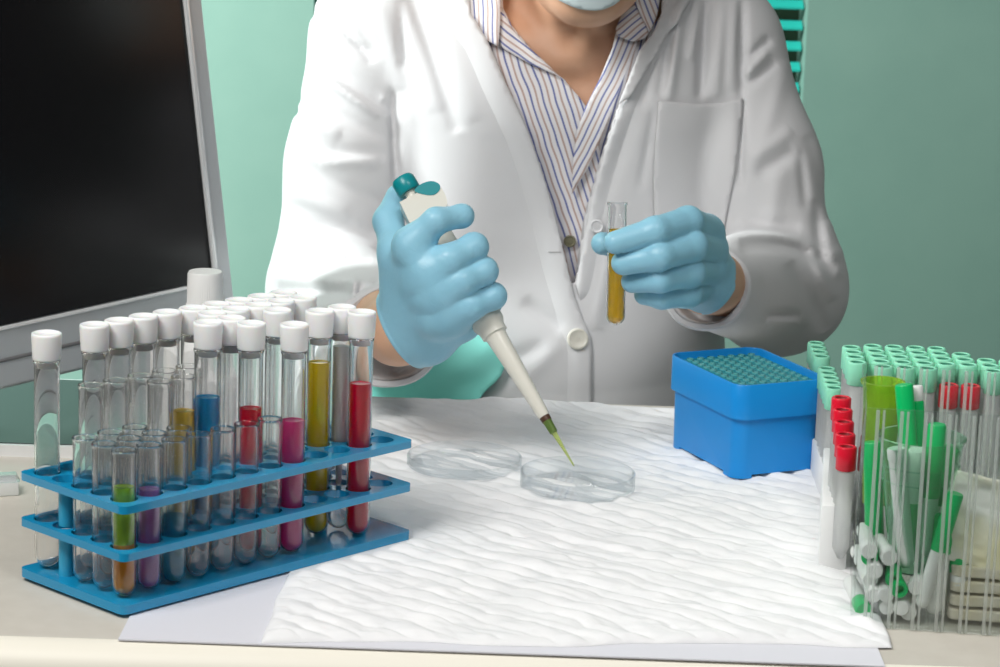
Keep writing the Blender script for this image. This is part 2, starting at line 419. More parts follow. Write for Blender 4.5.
pz = (aty(790, 20, WY)[2]-aty(790, 41, WY)[2])
for k in range(int(1.2/pz)):
    vs = add_box(bm, (0, 0, 0), (wr-wl-.004, .016, .003))
    bmesh.ops.transform(bm, matrix=Matrix.Translation((0, .035, .03+k*pz)) @ Matrix.Rotation(R(28), 4, 'X'), verts=vs)
bobj('blind', bm, M['blind'], win, smooth=False)

# ------------------------------------------------------------------ table
t = empty('table', (0, 1.93, -.75), 'wide cream laminate table carrying the rack, the pad and the boxes', 'table')
def world_loc(e):
    v = Vector((0, 0, 0))
    while e: v += e.location; e = e.parent
    return v
def child(o, parent):
    """parent a mesh made in world coordinates, keeping it in place (parents here are unrotated)"""
    o.parent = parent; o.location = Vector(o.location)-world_loc(parent); return o
bm = bmesh.new(); add_box(bm, (0, 0, .735), (2.6, .622, .03)); bevel_all(bm, .002, 2)
bobj('tabletop', bm, M['table'], t)
bm = bmesh.new()                                                        # rounded cream nosing along the front of the top
pr = [(-.3112, .7496)]+[(-.3112-.020*math.sin(R(a)), .7296+.020*math.cos(R(a))) for a in range(9, 91, 9)]+[(-.3312, .722), (-.3112, .722)]
A_ = [bm.verts.new((-1.3, y, z)) for y, z in pr]; B_ = [bm.verts.new((1.3, y, z)) for y, z in pr]
for k in range(len(pr)): bm.faces.new((A_[k], A_[(k+1) % len(pr)], B_[(k+1) % len(pr)], B_[k]))
bm.faces.new(A_); bm.faces.new(B_[::-1]); bobj('front_edge', bm, M['table_edge'], t, ang=40)
bm = bmesh.new(); add_box(bm, (0, -.290, .655), (2.5, .018, .13)); bobj('apron', bm, M['table_edge'], t, smooth=False)
for sx in (-1, 1):
    for sy in (-1, 1):
        bm = bmesh.new(); add_box(bm, (sx*1.2, sy*.24, .36), (.045, .045, .72)); bevel_all(bm, .004); bobj('leg', bm, M['silver'], t)

# ------------------------------------------------------------------ paper sheet and quilted pad
bm = bmesh.new()
pp = [atz(118, 641)[:2], atz(885, 668)[:2], (.235, 2.20), (-.21, 2.20)]
prism(bm, [tuple(p) for p in pp], .0003, .0012)
tag(bobj('paper_sheet', bm, M['paper'], smooth=False), 'smooth pale lilac paper sheet showing at the front below the quilted pad', 'paper')

def vnoise(x, y, seed=0, n=64):
    g = np.random.default_rng(seed).random((n, n)); xi = np.floor(x).astype(int); yi = np.floor(y).astype(int); fx = x-xi; fy = y-yi
    fx = fx*fx*(3-2*fx); fy = fy*fy*(3-2*fy)
    a = g[xi % n, yi % n]; b = g[(xi+1) % n, yi % n]; c = g[xi % n, (yi+1) % n]; d = g[(xi+1) % n, (yi+1) % n]
    return a*(1-fx)*(1-fy)+b*fx*(1-fy)+c*(1-fx)*fy+d*fx*fy
RX_, RY_, EC, ES = -.2276, 1.6568, math.cos(.8125), math.sin(.8125)
def pad_height(x, y):
    wx = x+.010*(vnoise(x*28, y*28, 1)-.5)+.004*(vnoise(x*90, y*90, 2)-.5); wy = y+.012*(vnoise(x*25, y*25, 3)-.5)+.005*(vnoise(x*80, y*80, 4)-.5)
    a = (wx*.62+wy*.78)/.0175; b = (wx*.70-wy*.71)/.042
    q1 = np.abs(np.sin(math.pi*a))**.6; q2 = np.abs(np.sin(math.pi*b))**.7
    w = vnoise(x*60+y*85, (x*.6-y*.8)*22, 5)-.5
    w2 = vnoise(x*150+y*200, (x-y)*60, 6)-.5
    return .0022+.0027*q1*(.5+.5*q2)+.0030*w+.0014*w2+.0018*(vnoise(x*14, y*14, 7)-.5)
NX, NY = 330, 470
us = np.linspace(0, 1, NX); vs_ = np.linspace(0, 1, NY)
U, V = np.meshgrid(us, vs_, indexing='ij')
fl = atz(262, 640, .003)[:2]; fr_ = atz(893, 645, .003)[:2]; bl = np.array([-.118, 2.226]); br = np.array([.262, 2.212])
X = (1-U)*(1-V)*fl[0]+U*(1-V)*fr_[0]+(1-U)*V*bl[0]+U*V*br[0]
Y = (1-U)*(1-V)*fl[1]+U*(1-V)*fr_[1]+(1-U)*V*bl[1]+U*V*br[1]
edge = np.minimum(np.minimum(U, 1-U)*.38, np.minimum(V, 1-V)*.6)
X = X+.004*(vnoise(Y*30, X*0+3, 11)-.5)*np.exp(-edge/.02); Y = Y+.010*(vnoise(X*22, Y*0+5, 12)-.5)*np.exp(-edge/.02)
H = np.maximum(pad_height(X, Y), .0004)*np.clip(edge/.010, 0, 1)**.5+.0016
RXp = (X-RX_)*EC+(Y-RY_)*ES; RYp = -(X-RX_)*ES+(Y-RY_)*EC
under = np.clip(1-np.maximum(np.maximum(-RXp, RXp-.246), np.maximum(-RYp, RYp-.104))/.006+1, 0, 1)
H = H*(1-under)+np.minimum(H, .0026)*under                                # pressed flat under the rack
H += .006*np.exp(-(((X-.03)/.05)**2+((Y-2.22)/.014)**2))                # a lifted fold at the back edge
top = np.stack([X, Y, H], -1).reshape(-1, 3); n0 = len(top)
I = np.arange(NX*NY).reshape(NX, NY)
Q = np.stack([I[:-1, :-1], I[1:, :-1], I[1:, 1:], I[:-1, 1:]], -1).reshape(-1, 4).tolist()
per = np.concatenate([I[:, 0], I[-1, 1:], I[-2::-1, -1], I[0, -2:0:-1]])
low = top[per].copy(); low[:, 2] = .00135
np_ = len(per)
for i in range(np_):
    j = (i+1) % np_; Q.append([int(per[j]), int(per[i]), n0+i, n0+j])
Q.append([n0+i for i in range(np_)])
P = np.concatenate([top, low]); c0 = np.array([.07, 1.93, .0013])
me = bpy.data.meshes.new('absorbent_pad'); me.from_pydata((P-c0).tolist(), [], Q); me.update()
tag(link_mesh('absorbent_pad', me, M['pad'], loc=c0), 'white quilted absorbent pad lying wrinkled across the middle of the table', 'pad')
PADZ = .0058

# ------------------------------------------------------------------ the blue rack
RX, RY, RYAW = -.2276, 1.6568, .8125
E1 = Vector((math.cos(RYAW), math.sin(RYAW), 0)); E2 = Vector((-math.sin(RYAW), math.cos(RYAW), 0))
RL, RW = .246, .104
def hole(c, r): return Vector((RX, RY, 0))+E1*(.0106+.0201*c)+E2*(.0141+.0195*r)
rack = empty('test_tube_rack', (RX, RY, .0028), 'glossy blue three-tier test tube rack full of tubes on the left', 'rack', rz=RYAW)
def shelf(z0, z1, holes):
    """a plate with 60 round holes: square cells each with a ring of vertices round its hole"""
    bm = bmesh.new(); N = 20
    if not holes:
        prism(bm, [(x+RL/2, y+RW/2) for x, y in rrect(RL+.005, RW+.003, .005)], z0, z1); bevel_all(bm, .0009, 2, 50); return bm
    outer = [(x+RL/2, y+RW/2) for x, y in rrect(RL+.005, RW+.003, .005, 4)]; pts = [Vector(p) for p in outer]; edges = [(i, (i+1) % len(outer)) for i in range(len(outer))]
    rad = .0088
    for c in range(12):
        for r in range(5):
            b = len(pts)
            for k in range(N):
                a = 2*math.pi*k/N; pts.append(Vector((.0106+.0201*c+rad*math.cos(a), .0141+.0195*r+rad*math.sin(a))))
            edges += [(b+k, b+(k+1) % N) for k in range(N)]
    vs, es, fs, *_ = delaunay_2d_cdt(pts, edges, [], 1, 1e-6)
    def inside(p):
        for c in range(12):
            for r in range(5):
                if (p[0]-.0106-.0201*c)**2+(p[1]-.0141-.0195*r)**2 < (rad*.98)**2: return True
        return False
    tv = [bm.verts.new((v.x, v.y, z1)) for v in vs]; bv = [bm.verts.new((v.x, v.y, z0)) for v in vs]; cnt = {}
    for f in fs:
        ctr = sum((vs[i] for i in f), Vector((0, 0)))/len(f)
        if inside(ctr): continue
        bm.faces.new([tv[i] for i in f]); bm.faces.new([bv[i] for i in reversed(f)])
        for a, b in zip(f, f[1:]+f[:1]): cnt[(a, b)] = 1
    for (a, b) in list(cnt):
        if (b, a) not in cnt: bm.faces.new((tv[b], tv[a], bv[a], bv[b]))
    bmesh.ops.delete(bm, geom=[v for v in bm.verts if not v.link_faces], context='VERTS')
    return bm
for z0, z1, h in ((0, .0058, False), (.0342, .0392, True), (.0648, .0698, True)):
    bobj('shelf', shelf(z0, z1, h), M['shelf'], rack, ang=50)
for x, y in ((.0106, .0726), (.2317, .0726), (.1111, .0921), (.2317, .0336)):
    bm = bmesh.new()
    for a, b in ((.0058, .0342), (.0392, .0648)): lathe(bm, [(.0048, a), (.0048, b)], 20, Matrix.Translation((x, y, 0)))
    bobj('post', bm, M['post'], rack)
ZB = .0028+.0068+.0002

def tube_prof(r, h, w=.0009, lip=.0006):
    o = [(0, 0)]+[(r*math.sin(R(a)), r-r*math.cos(R(a))) for a in range(10, 91, 10)]
    o += [(r, h-.003), (r+lip, h-.0015), (r+lip*.8, h-.0002), (r-w*.6, h)]
    ri = r-w
    i = [(ri, h-.001), (ri, h-.004), (ri, r)]+[(ri*math.sin(R(a)), r-ri*math.cos(R(a))) for a in range(80, 9, -10)]+[(0, w)]
    return o+i
def liq_prof(r, h, w=.0009):
    ri = r-w-.00012
    return [(0, w+.0001)]+[(ri*math.sin(R(a)), r-ri*math.cos(R(a))) for a in range(10, 91, 10)]+[(ri, h), (ri-.0008, h-.0006), (0, h-.0008)]
def glass_mesh(key, r, h, cache={}):
    if key not in cache:
        bm = bmesh.new(); lathe(bm, tube_prof(r, h), 36, ends=False); bmesh.ops.recalc_face_normals(bm, faces=bm.faces)
        me = bpy.data.meshes.new('glass_wall'); bm.to_mesh(me); bm.free(); me.materials.append(M['glass'])
        for p in me.polygons: p.use_smooth = True
        cache[key] = me
    return cache[key]
def cap_mesh(cache={}):
    if 'c' not in cache:
        bm = bmesh.new()
        lathe(bm, [(0, .0140), (.0056, .0130), (.0060, .0122), (.0066, .0175), (.0088, .0175), (.0090, .0185), (.0097, .0330), (.0095, .0345), (.0084, .0350), (.0080, .0338), (0, .0335)], 36)
        bmesh.ops.recalc_face_normals(bm, faces=bm.faces); me = bpy.data.meshes.new('stopper'); bm.to_mesh(me); bm.free(); me.materials.append(M['plastic_cap'])
        for p in me.polygons: p.use_smooth = True
        cache['c'] = me
    return cache['c']
def tube(pos, size, label, group, liq=None, level=0, lean=(0, 0), name='test_tube', swab=False):
    r, h = {'small': (.0077, .0945), 'medium': (.0079, .1215), 'tall': (.0081, .1370), 'wide': (.0088, .1370)}[size]
    e = empty(name, pos, label, 'test tube', group, rot=(R(lean[0]), R(lean[1]), 0))
    o = bpy.data.objects.new('glass_wall', glass_mesh(size, r, h)); C.objects.link(o); o.parent = e
    if liq:
        bm = bmesh.new(); lathe(bm, liq_prof(r, level), 36); l = bobj('liquid', bm, M[liq], e); l['label'] = liq.replace('liq_', '')+' liquid'
        if liq == 'liq_lime':
            l.location = (0, 0, 0)
    if size in ('tall', 'wide'):
        c = bpy.data.objects.new('stopper', cap_mesh()); C.objects.link(c); c.parent = e; c.location = (0, 0, h-.0172)
    if swab:
        bm = bmesh.new(); lathe(bm, [(0, .030), (.0015, .031), (.002, .034), (.0022, .045), (.0055, .048), (.0055, .128), (0, .128)], 20)
        s = bobj('swab_stick', bm, M['white'], e); s['label'] = 'white plastic stick standing inside the tube'
    return e
ORD = ['first', 'second', 'third', 'fourth', 'fifth', 'sixth', 'seventh', 'eighth', 'ninth', 'tenth', 'eleventh', 'twelfth']
ROW = ['front long row', 'second long row', 'third long row', 'fourth long row', 'rear long row']
def tlab(kind, c, r): return f'{kind}, {ORD[c]} hole of the {ROW[r]} of the blue rack'
GS, GM, GT = 'short open tubes in the blue rack', 'medium open tubes in the blue rack', 'stoppered tubes in the blue rack'
def P3(c, r): p = hole(c, r); p.z = ZB; return p
e = tube(P3(0, 0), 'small', 'short open tube of orange and lime liquid at the front corner of the rack', GS, 'liq_orange', .034)
bm = bmesh.new(); ri = .0077-.0009-.00012; lathe(bm, [(ri, .0342), (ri, .071), (ri-.001, .0704), (0, .0703)], 36, ends=False); lathe(bm, [(ri, .0342), (0, .0342)], 36, ends=False)
bmesh.ops.remove_doubles(bm, verts=bm.verts, dist=1e-6); l = bobj('upper_liquid', bm, M['liq_lime'], e); l['label'] = 'lime green layer on top of the orange'
tube(P3(1, 0), 'small', 'short open tube of violet pink liquid beside the orange and lime one', GS, 'liq_violet', .066)
tube(P3(2, 0), 'small', tlab('short open tube, teal liquid', 2, 0), GS, 'liq_teal', .045)
for c in range(3, 7): tube(P3(c, 0), 'small', tlab('short empty open tube', c, 0), GS)
for c, r in ((0, 1), (1, 1), (2, 1), (3, 1), (0, 2), (1, 2), (2, 2)):
    tube(P3(c, r), 'small', tlab('short empty open tube', c, r), GS)
for c, r in ((1, 3), (2, 3), (3, 3), (4, 3), (5, 3), (3, 2)):
    tube(P3(c, r), 'medium', tlab('medium-height empty open tube', c, r), GM)
tube(P3(4, 2), 'medium', 'medium-height open tube of dull yellow liquid left of the blue one', GM, 'liq_dull', .099)
tube(P3(0, 4), 'tall', 'tall empty stoppered tube standing alone at the left corner of the rack', GT)
for c in (2, 3, 4, 5): tube(P3(c, 4), 'tall', tlab('tall empty stoppered tube', c, 4), GT, lean=(0, -.6))
for c, r in ((6, 2), (8, 2), (6, 3), (7, 3), (8, 3), (9, 3), (10, 3), (6, 4), (7, 4), (8, 4), (9, 4), (10, 4)):
    tube(P3(c, r), 'tall', tlab('tall empty stoppered tube', c, r), GT)
tube(P3(5, 2), 'wide', 'tall stoppered tube filled with bright blue liquid', GT, 'liq_blue', .105)
tube(P3(6, 1), 'tall', 'tall stoppered tube of red liquid between the blue and magenta ones', GT, 'liq_red', .098)
tube(P3(7, 0), 'tall', 'tall stoppered tube of magenta liquid in front of the yellow one', GT, 'liq_magenta', .0905)
tube(P3(9, 1), 'tall', 'tall stoppered tube of bright yellow liquid near the right end', GT, 'liq_yellow', .120)
tube(P3(10, 0), 'tall', 'tall stoppered tube of deep red liquid at the right end of the rack', GT, 'liq_red', .106)
tube(P3(10, 1), 'tall', 'tall stoppered tube with a white stick inside, behind the deep red tube', GT, swab=True)

# ------------------------------------------------------------------ white bottle behind the rack
b = empty('plastic_bottle', (-.2125, 1.965, .0001), 'white plastic bottle with ribbed screw cap behind the tube rack', 'bottle')
bm = bmesh.new(); lathe(bm, [(0, 0), (.030, 0), (.033, .003), (.033, .116), (.0322, .127), (.024, .1362), (.0130, .1395), (.0115, .139), (.0115, .148), (0, .148)], 48); bobj('body', bm, M['white'], b)
bm = bmesh.new(); nr = 96
prof = [(0, .139), (.0130, .139), (.0139, .1395), (.0139, .1435), (.0130, .1442), (.0130, .1442), (.0126, .167), (.0118, .169), (0, .1692)]
lathe(bm, prof, nr)
for v in bm.verts:
    rr = math.hypot(v.co.x, v.co.y)
    if .0125 < rr < .0132 and v.co.z > .1438:
        k = 1+.012*(1 if int(round(math.atan2(v.co.y, v.co.x)/(2*math.pi)*nr)) % 2 else -1); v.co.x *= k; v.co.y *= k
bobj('screw_cap', bm, M['white'], b)
b.scale = (1, 1, .935)

# ------------------------------------------------------------------ monitor on the left
a_m = R(54.3); tilt = R(-9)
mon = empty('monitor', (-.360, 2.10, 0), 'silver-framed computer monitor with dark screen turned to the right', 'monitor')
corner = Vector((-.2124, 2.2435, .050))
ex = Vector((math.cos(a_m), math.sin(a_m), 0)); nrm = Vector((math.sin(a_m), -math.cos(a_m), 0))      # along the screen, and out of it
ez = (Vector((0, 0, 1))*math.cos(R(8.9))-nrm*math.sin(R(8.9))).normalized(); ny = ez.cross(ex).normalized()   # ny points behind the screen
MT = Matrix((( ex.x, ny.x, ez.x, 0), (ex.y, ny.y, ez.y, 0), (ex.z, ny.z, ez.z, 0), (0, 0, 0, 1)))
MT.translation = corner-world_loc(mon)
MW, MH = .56, .40
def mon_part(name, c, s, m, bev=.002):
    bm = bmesh.new(); add_box(bm, c, s); bevel_all(bm, bev, 3); bmesh.ops.transform(bm, matrix=MT, verts=bm.verts); return bobj(name, bm, m, mon)
mon_part('body', (-MW/2, .0185, MH/2), (MW, .030, MH), M['bezel'], .003)
mon_part('screen', (-MW/2, .0030, .0477+(MH-.0477-.024)/2), (MW-.0492-.003, .003, MH-.0477-.024), M['screen'], .0004)
bm = bmesh.new(); add_box(bm, (-MW/2, .0022, .0455), (MW-.0492, .003, .0030)); add_box(bm, (-.0232, .0016, .044+(MH-.066)/2), (.0042, .005, MH-.066)); bevel_all(bm, .0006, 2); bmesh.ops.transform(bm, matrix=MT, verts=bm.verts); bobj('screen_trim', bm, M['silver'], mon)
mon_part('control_groove', (-.225, .0032, .0215), (.120, .0025, .0028), M['bezel_dark'], .001)
bm = bmesh.new(); vs = prism(bm, rrect(.09, .05, .02), .004, .20)
bmesh.ops.transform(bm, matrix=Matrix.Translation(Vector((-.46, 2.05, 0))-world_loc(mon)) @ Matrix.Rotation(a_m, 4, 'Z'), verts=bm.verts); bobj('stand_neck', bm, M['foot'], mon)
fx, fy = -.360, 2.125
def foot_pts(s):
    return [(fx+(.150+s)*math.copysign(abs(math.cos(a))**.75, math.cos(a))-world_loc(mon).x, fy+(.104+s)*math.copysign(abs(math.sin(a))**.75, math.sin(a))-world_loc(mon).y) for a in [2*math.pi*k/64 for k in range(64)]]
bm = bmesh.new(); prism(bm, foot_pts(0), 0, .009); bevel_all(bm, .0018, 3, 50); bobj('foot_rim', bm, M['silver'], mon)
bm = bmesh.new(); prism(bm, foot_pts(-.004), .0089, .0096); bobj('foot', bm, M['foot'], mon)
mc = empty('small_box', atz(-4, 493, .0001), 'small clear plastic box at the left edge in front of the monitor foot', 'box', rz=.3)
bm = bmesh.new(); add_box(bm, (0, 0, .005), (.030, .020, .010)); bevel_all(bm, .001); bobj('body', bm, M['frost'], mc)
bm = bmesh.new(); add_box(bm, (0, 0, .0112), (.0315, .0215, .0024)); bevel_all(bm, .0006); bobj('lid', bm, M['clear'], mc)

# ------------------------------------------------------------------ petri dish and its lid
def dish(name, pos, r, h, label, w=.0012, flip=False):
    bm = bmesh.new()
    pr = [(0, 0), (r-.001, 0), (r, .001), (r, h-.0004), (r-.0004, h), (r-w+.0002, h), (r-w, h-.0004), (r-w, w+.0006), (r-w-.0008, w), (0, w)]
    if flip: pr = [(a, h-z) for a, z in pr]
    lathe(bm, pr, 96, ends=False)
    return tag(bobj(name, bm, M['clear'], loc=pos), label, 'petri dish', 'petri dish halves')
dish('petri_dish', (.0600, 1.966, PADZ), .0418, .0125, 'clear petri dish on the pad right under the pipette tip')
dish('petri_dish', (-.0236, 2.018, PADZ), .0428, .0075, 'clear petri dish lid on the pad left of the dish', flip=False)

# ------------------------------------------------------------------ blue tip box
tb = empty('pipette_tip_box', (.1886, 2.0661, PADZ-.0008), 'bright blue open pipette tip box standing on the right of the pad', 'box', rz=R(25))
bw, bd, bh, lt = .0795, .1120, .0725, .0265
bm = bmesh.new()
vs = prism(bm, rrect(bw-.005, bd-.006, .011, 6), 0, bh-lt+.001)
for v in bm.verts:
    if v.co.z < .001: v.co.x *= .985; v.co.y *= .988
bmesh.ops.recalc_face_normals(bm, faces=bm.faces)
body = bobj('base', bm, M['box'], tb, ang=40)
# arched cut-outs between the feet
bm = bmesh.new()
for sx, sy, s in ((0, -bd/2, (bw*.56, .03, .0055)), (0, bd/2, (bw*.56, .03, .0055)), (-bw/2, 0, (.03, bd*.62, .0055)), (bw/2, 0, (.03, bd*.62, .0055))):
    add_box(bm, (sx, sy, 0), s)
cut = bmesh.new(); me = bpy.data.meshes.new('cut'); bm.to_mesh(me); bm.free(); cut.free()
co = bpy.data.objects.new('cut', me)
def boolean(o, cutter, op='DIFFERENCE'):
    C.objects.link(cutter); cutter.matrix_world = Matrix.Identity(4); keep = o.parent; o.parent = None
    md = o.modifiers.new('b', 'BOOLEAN'); md.object = cutter; md.operation = op; md.solver = 'EXACT'
    bpy.context.view_layer.update(); dg = bpy.context.evaluated_depsgraph_get(); nm = bpy.data.meshes.new_from_object(o.evaluated_get(dg))
    o.modifiers.clear(); o.data = nm; o.parent = keep; bpy.data.objects.remove(cutter)
boolean(body, co)
bm = bmesh.new()                                                        # the collar: an open rounded frame round the tray
rings = [(rrect(bw, bd, .012, 6), bh-lt), (rrect(bw, bd, .012, 6), bh-.0006), (rrect(bw-.001, bd-.001, .0115, 6), bh), (rrect(bw-.0035, bd-.0035, .0105, 6), bh), (rrect(bw-.0045, bd-.0045, .010, 6), bh-.001), (rrect(bw-.0045, bd-.0045, .010, 6), bh-lt)]
RV = [[bm.verts.new((x, y, z)) for x, y in p] for p, z in rings]; nv = len(RV[0])
for a, b_ in zip(RV, RV[1:]+RV[:1]):
    for i in range(nv): bm.faces.new((a[i], a[(i+1) % nv], b_[(i+1) % nv], b_[i]))
bobj('collar', bm, M['box'], tb, ang=40)
bm = bmesh.new(); prism(bm, rrect(bw-.0047, bd-.0047, .010, 6), bh-lt+.001, bh-.0055); bobj('tip_tray', bm, M['grid'], tb, ang=40)
bm = bmesh.new()
ring = bmesh.new()
for i in range(8):
    for j in range(12):
        lathe(bm, [(.0029, 0), (.0029, .0012), (.0027, .0015), (.0021, .0015), (.0020, .0012), (.0018, .0004)], 12, Matrix.Translation((-.0315+i*.009, -.0495+j*.009, bh-.0056)), ends=False)
tr = bobj('pipette_tips', bm, M['tipend'], tb); tr['kind'] = 'stuff'; tr['label'] = 'grid of pale teal tip openings'

# ------------------------------------------------------------------ white foam racks with mint capped sample tubes
def foam(pos, sx, sy, sz, label, rz):
    bm = bmesh.new(); add_box(bm, (0, 0, sz/2), (sx, sy, sz)); bevel_all(bm, .0015, 2)
    o = bobj('foam_rack', bm, M['foam'], loc=pos); o.rotation_euler = (0, 0, rz)
    return tag(o, label, 'rack', 'white foam racks')
FZ = .049
def shared(key, fn, cache={}):
    if key not in cache: cache[key] = fn()
    return cache[key]
def ribbed_cap(m_side, m_in, h=.0165, r=.0066):
    def f():
        bm = bmesh.new(); n = 36
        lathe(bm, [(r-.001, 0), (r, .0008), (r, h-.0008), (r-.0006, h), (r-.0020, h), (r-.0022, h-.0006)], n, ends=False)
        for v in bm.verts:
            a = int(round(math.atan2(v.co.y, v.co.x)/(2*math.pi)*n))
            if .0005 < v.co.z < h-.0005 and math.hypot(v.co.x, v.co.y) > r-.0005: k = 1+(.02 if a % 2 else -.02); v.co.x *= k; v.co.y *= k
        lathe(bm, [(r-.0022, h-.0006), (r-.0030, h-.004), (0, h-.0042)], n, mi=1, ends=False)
        me = bpy.data.meshes.new('cap'); bmesh.ops.recalc_face_normals(bm, faces=bm.faces); bm.to_mesh(me); bm.free(); me.materials.append(M[m_side]); me.materials.append(M[m_in])
        for p in me.polygons: p.use_smooth = True
        return me
    return f
def vial_body():
    bm = bmesh.new(); lathe(bm, [(0, 0), (.002, .0005), (.0058, .012), (.0058, .100), (0, .100)], 24, ends=False)
    me = bpy.data.meshes.new('tube_body'); bmesh.ops.recalc_face_normals(bm, faces=bm.faces); bm.to_mesh(me); bm.free(); me.materials.append(M['milky'])
    for p in me.polygons: p.use_smooth = True
    return me
def sample(pos, kind, label, group, z_top=.127, first={}):
    h = {'mint': .0165, 'red': .0165, 'blue': .0165}[kind]
    e = empty('sample_tube', (pos[0], pos[1], .014), label, 'sample tube', group); hb = z_top-.014-.0105
    o = bpy.data.objects.new('tube_body', shared('vb', vial_body)); C.objects.link(o); o.parent = e; o.scale = (1, 1, hb/.100)
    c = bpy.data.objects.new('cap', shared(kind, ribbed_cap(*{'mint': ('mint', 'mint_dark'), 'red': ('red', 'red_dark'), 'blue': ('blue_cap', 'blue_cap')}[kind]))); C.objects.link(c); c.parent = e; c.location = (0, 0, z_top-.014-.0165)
    return e
foam((.2352, 1.865, 0), .0185, .150, FZ, 'narrow white foam rack between the blue box and the clear box', R(-6.5))
foam((.352, 1.900, 0), .182, .088, FZ, 'wide white foam rack behind the clear ribbed box', -.03)
foam((.2440, 1.998, PADZ-.0005), .0150, .078, .026, 'short white foam block just right of the blue box corner', 0)
foam((.2440, 2.089, PADZ-.0005), .0150, .064, .026, 'short white foam block behind the blue box corner', 0)
GMI = 'mint capped sample tubes behind the clear box'
for k, y in enumerate((1.967, 1.982, 1.997, 2.012, 2.027, 2.066, 2.081, 2.096, 2.111)):   # one row running away from the camera
    sample((.2430+.0002*k, y), 'mint', 'mint capped sample tube nearest the camera, beside the blue box' if k == 0 else 'mint capped sample tube, %s from the camera in the leftmost receding row' % ORD[k], GMI, .0870)
for k in range(4, 8): sample((.2470+.0004*(k-4), 1.880+(k-4)*.0152), 'mint', 'mint capped sample tube, %s behind the short row of red caps' % ORD[k-4], GMI)
for k in range(5): sample((.2312+.0003*k, 1.7865+k*.0132), 'red', 'red capped sample tube, %s from the camera in the short row beside the box' % ORD[k], 'red capped sample tubes', .0915+.0050*k)
for i in range(11):
    for j in range(5):
        x = .2640+i*.0150; y = 1.868+j*.0156-.03*(x-.3)
        if j == 4 and (i in (4, 5, 6) or i > 7): continue
        if j == 3 and i in (5, 6): continue
        kind = 'red' if j == 0 and i in (3, 4) else ('blue' if j == 0 and i >= 7 else 'mint')
        lab = f"{kind} capped sample tube, {ORD[i]} column from the left, {['front', 'second', 'third', 'fourth', 'rear'][j]} line of the wide rack"
        sample((x, y), kind, lab, GMI if kind == 'mint' else kind+' capped sample tubes in the wide rack', .127 if kind == 'mint' else .116)

# ------------------------------------------------------------------ clear ribbed acrylic box and its contents
BX, BYAW = (.2270, 1.6865), R(-6.5)
ab = empty('acrylic_box', (BX[0], BX[1], .0004), 'clear ribbed acrylic box full of green and white vials, cut off at the right', 'box', rz=BYAW)
AW, AD, AH, AT = .215, .122, .1425, .0022
def wallp(name, c, s, ribs=None):
    bm = bmesh.new(); add_box(bm, c, s)
    bevel_all(bm, .0004, 1); o = bobj(name, bm, M['acrylic'], ab, smooth=False)
    for rc, rs in ribs or ():
        bm = bmesh.new(); add_box(bm, rc, rs); bevel_all(bm, .0005, 2); bobj('rib', bm, M['rib'], o)
    return o
pit = .0148
fr_ribs = [((.0030+pit*(k+.42), -.0009+d, AH/2), (.0024, .0018, AH-.001)) for k in range(14) for d in (0,)]+[((.0030+pit*(k+.68), -.0007, AH/2), (.0016, .0014, AH-.001)) for k in range(14)]
wallp('front_wall', (AW/2, AT/2, AH/2), (AW, AT, AH), fr_ribs)
bk_ribs = [((.0030+pit*(k+.42), AD-.0034, AH/2), (.0024, .0022, AH-.001)) for k in range(14)]+[((.0030+pit*(k+.68), AD-.0034, AH/2), (.0016, .0018, AH-.001)) for k in range(14)]
wallp('rear_wall', (AW/2, AD-AT/2, AH/2), (AW, AT, AH), bk_ribs)
wallp('left_wall', (AT/2, AD/2, AH/2), (AT, AD-2*AT-.0002, AH)); wallp('right_wall', (AW-AT/2, AD/2, AH/2), (AT, AD-2*AT-.0002, AH))
wallp('bottom', (AW/2, AD/2, AT/2), (AW-2*AT-.0002, AD-2*AT-.0002, AT))
cb, sb = math.cos(BYAW), math.sin(BYAW)
def inbox(x, y, z): return Vector((BX[0]+x*cb-y*sb, BX[1]+x*sb+y*cb, z+.0004))

def cup(name, pos, r0, r1, h, m, label, rims=(), w=.0008):
    bm = bmesh.new(); pr = [(0, 0), (r0, 0)]
    for k in range(1, 21):
        z = h*k/20; pr.append((r0+(r1-r0)*z/h, z))
    pr[-1] = (r1+.0012, h-.0012); pr += [(r1+.0012, h), (r1-w, h), (r0-w, w), (0, w)]
    lathe(bm, pr, 48, ends=False)
    for z in rims:
        rr = r0+(r1-r0)*z/h; lathe(bm, [(rr, z-.0006), (rr+.0009, z), (rr, z+.0006)], 48, ends=False)
    return tag(bobj(name, bm, M[m], loc=pos), label, 'cup')
cup('plastic_cup', inbox(.0385, .034, .030), .0150, .0270, .088, 'cup', 'clear greenish tapered plastic cup standing inside the acrylic box', (.060, .070))
cup('sample_cup', inbox(.0135, .094, .055), .0085, .0135, .083, 'lime', 'small translucent lime cup at the rear left corner inside the acrylic box')

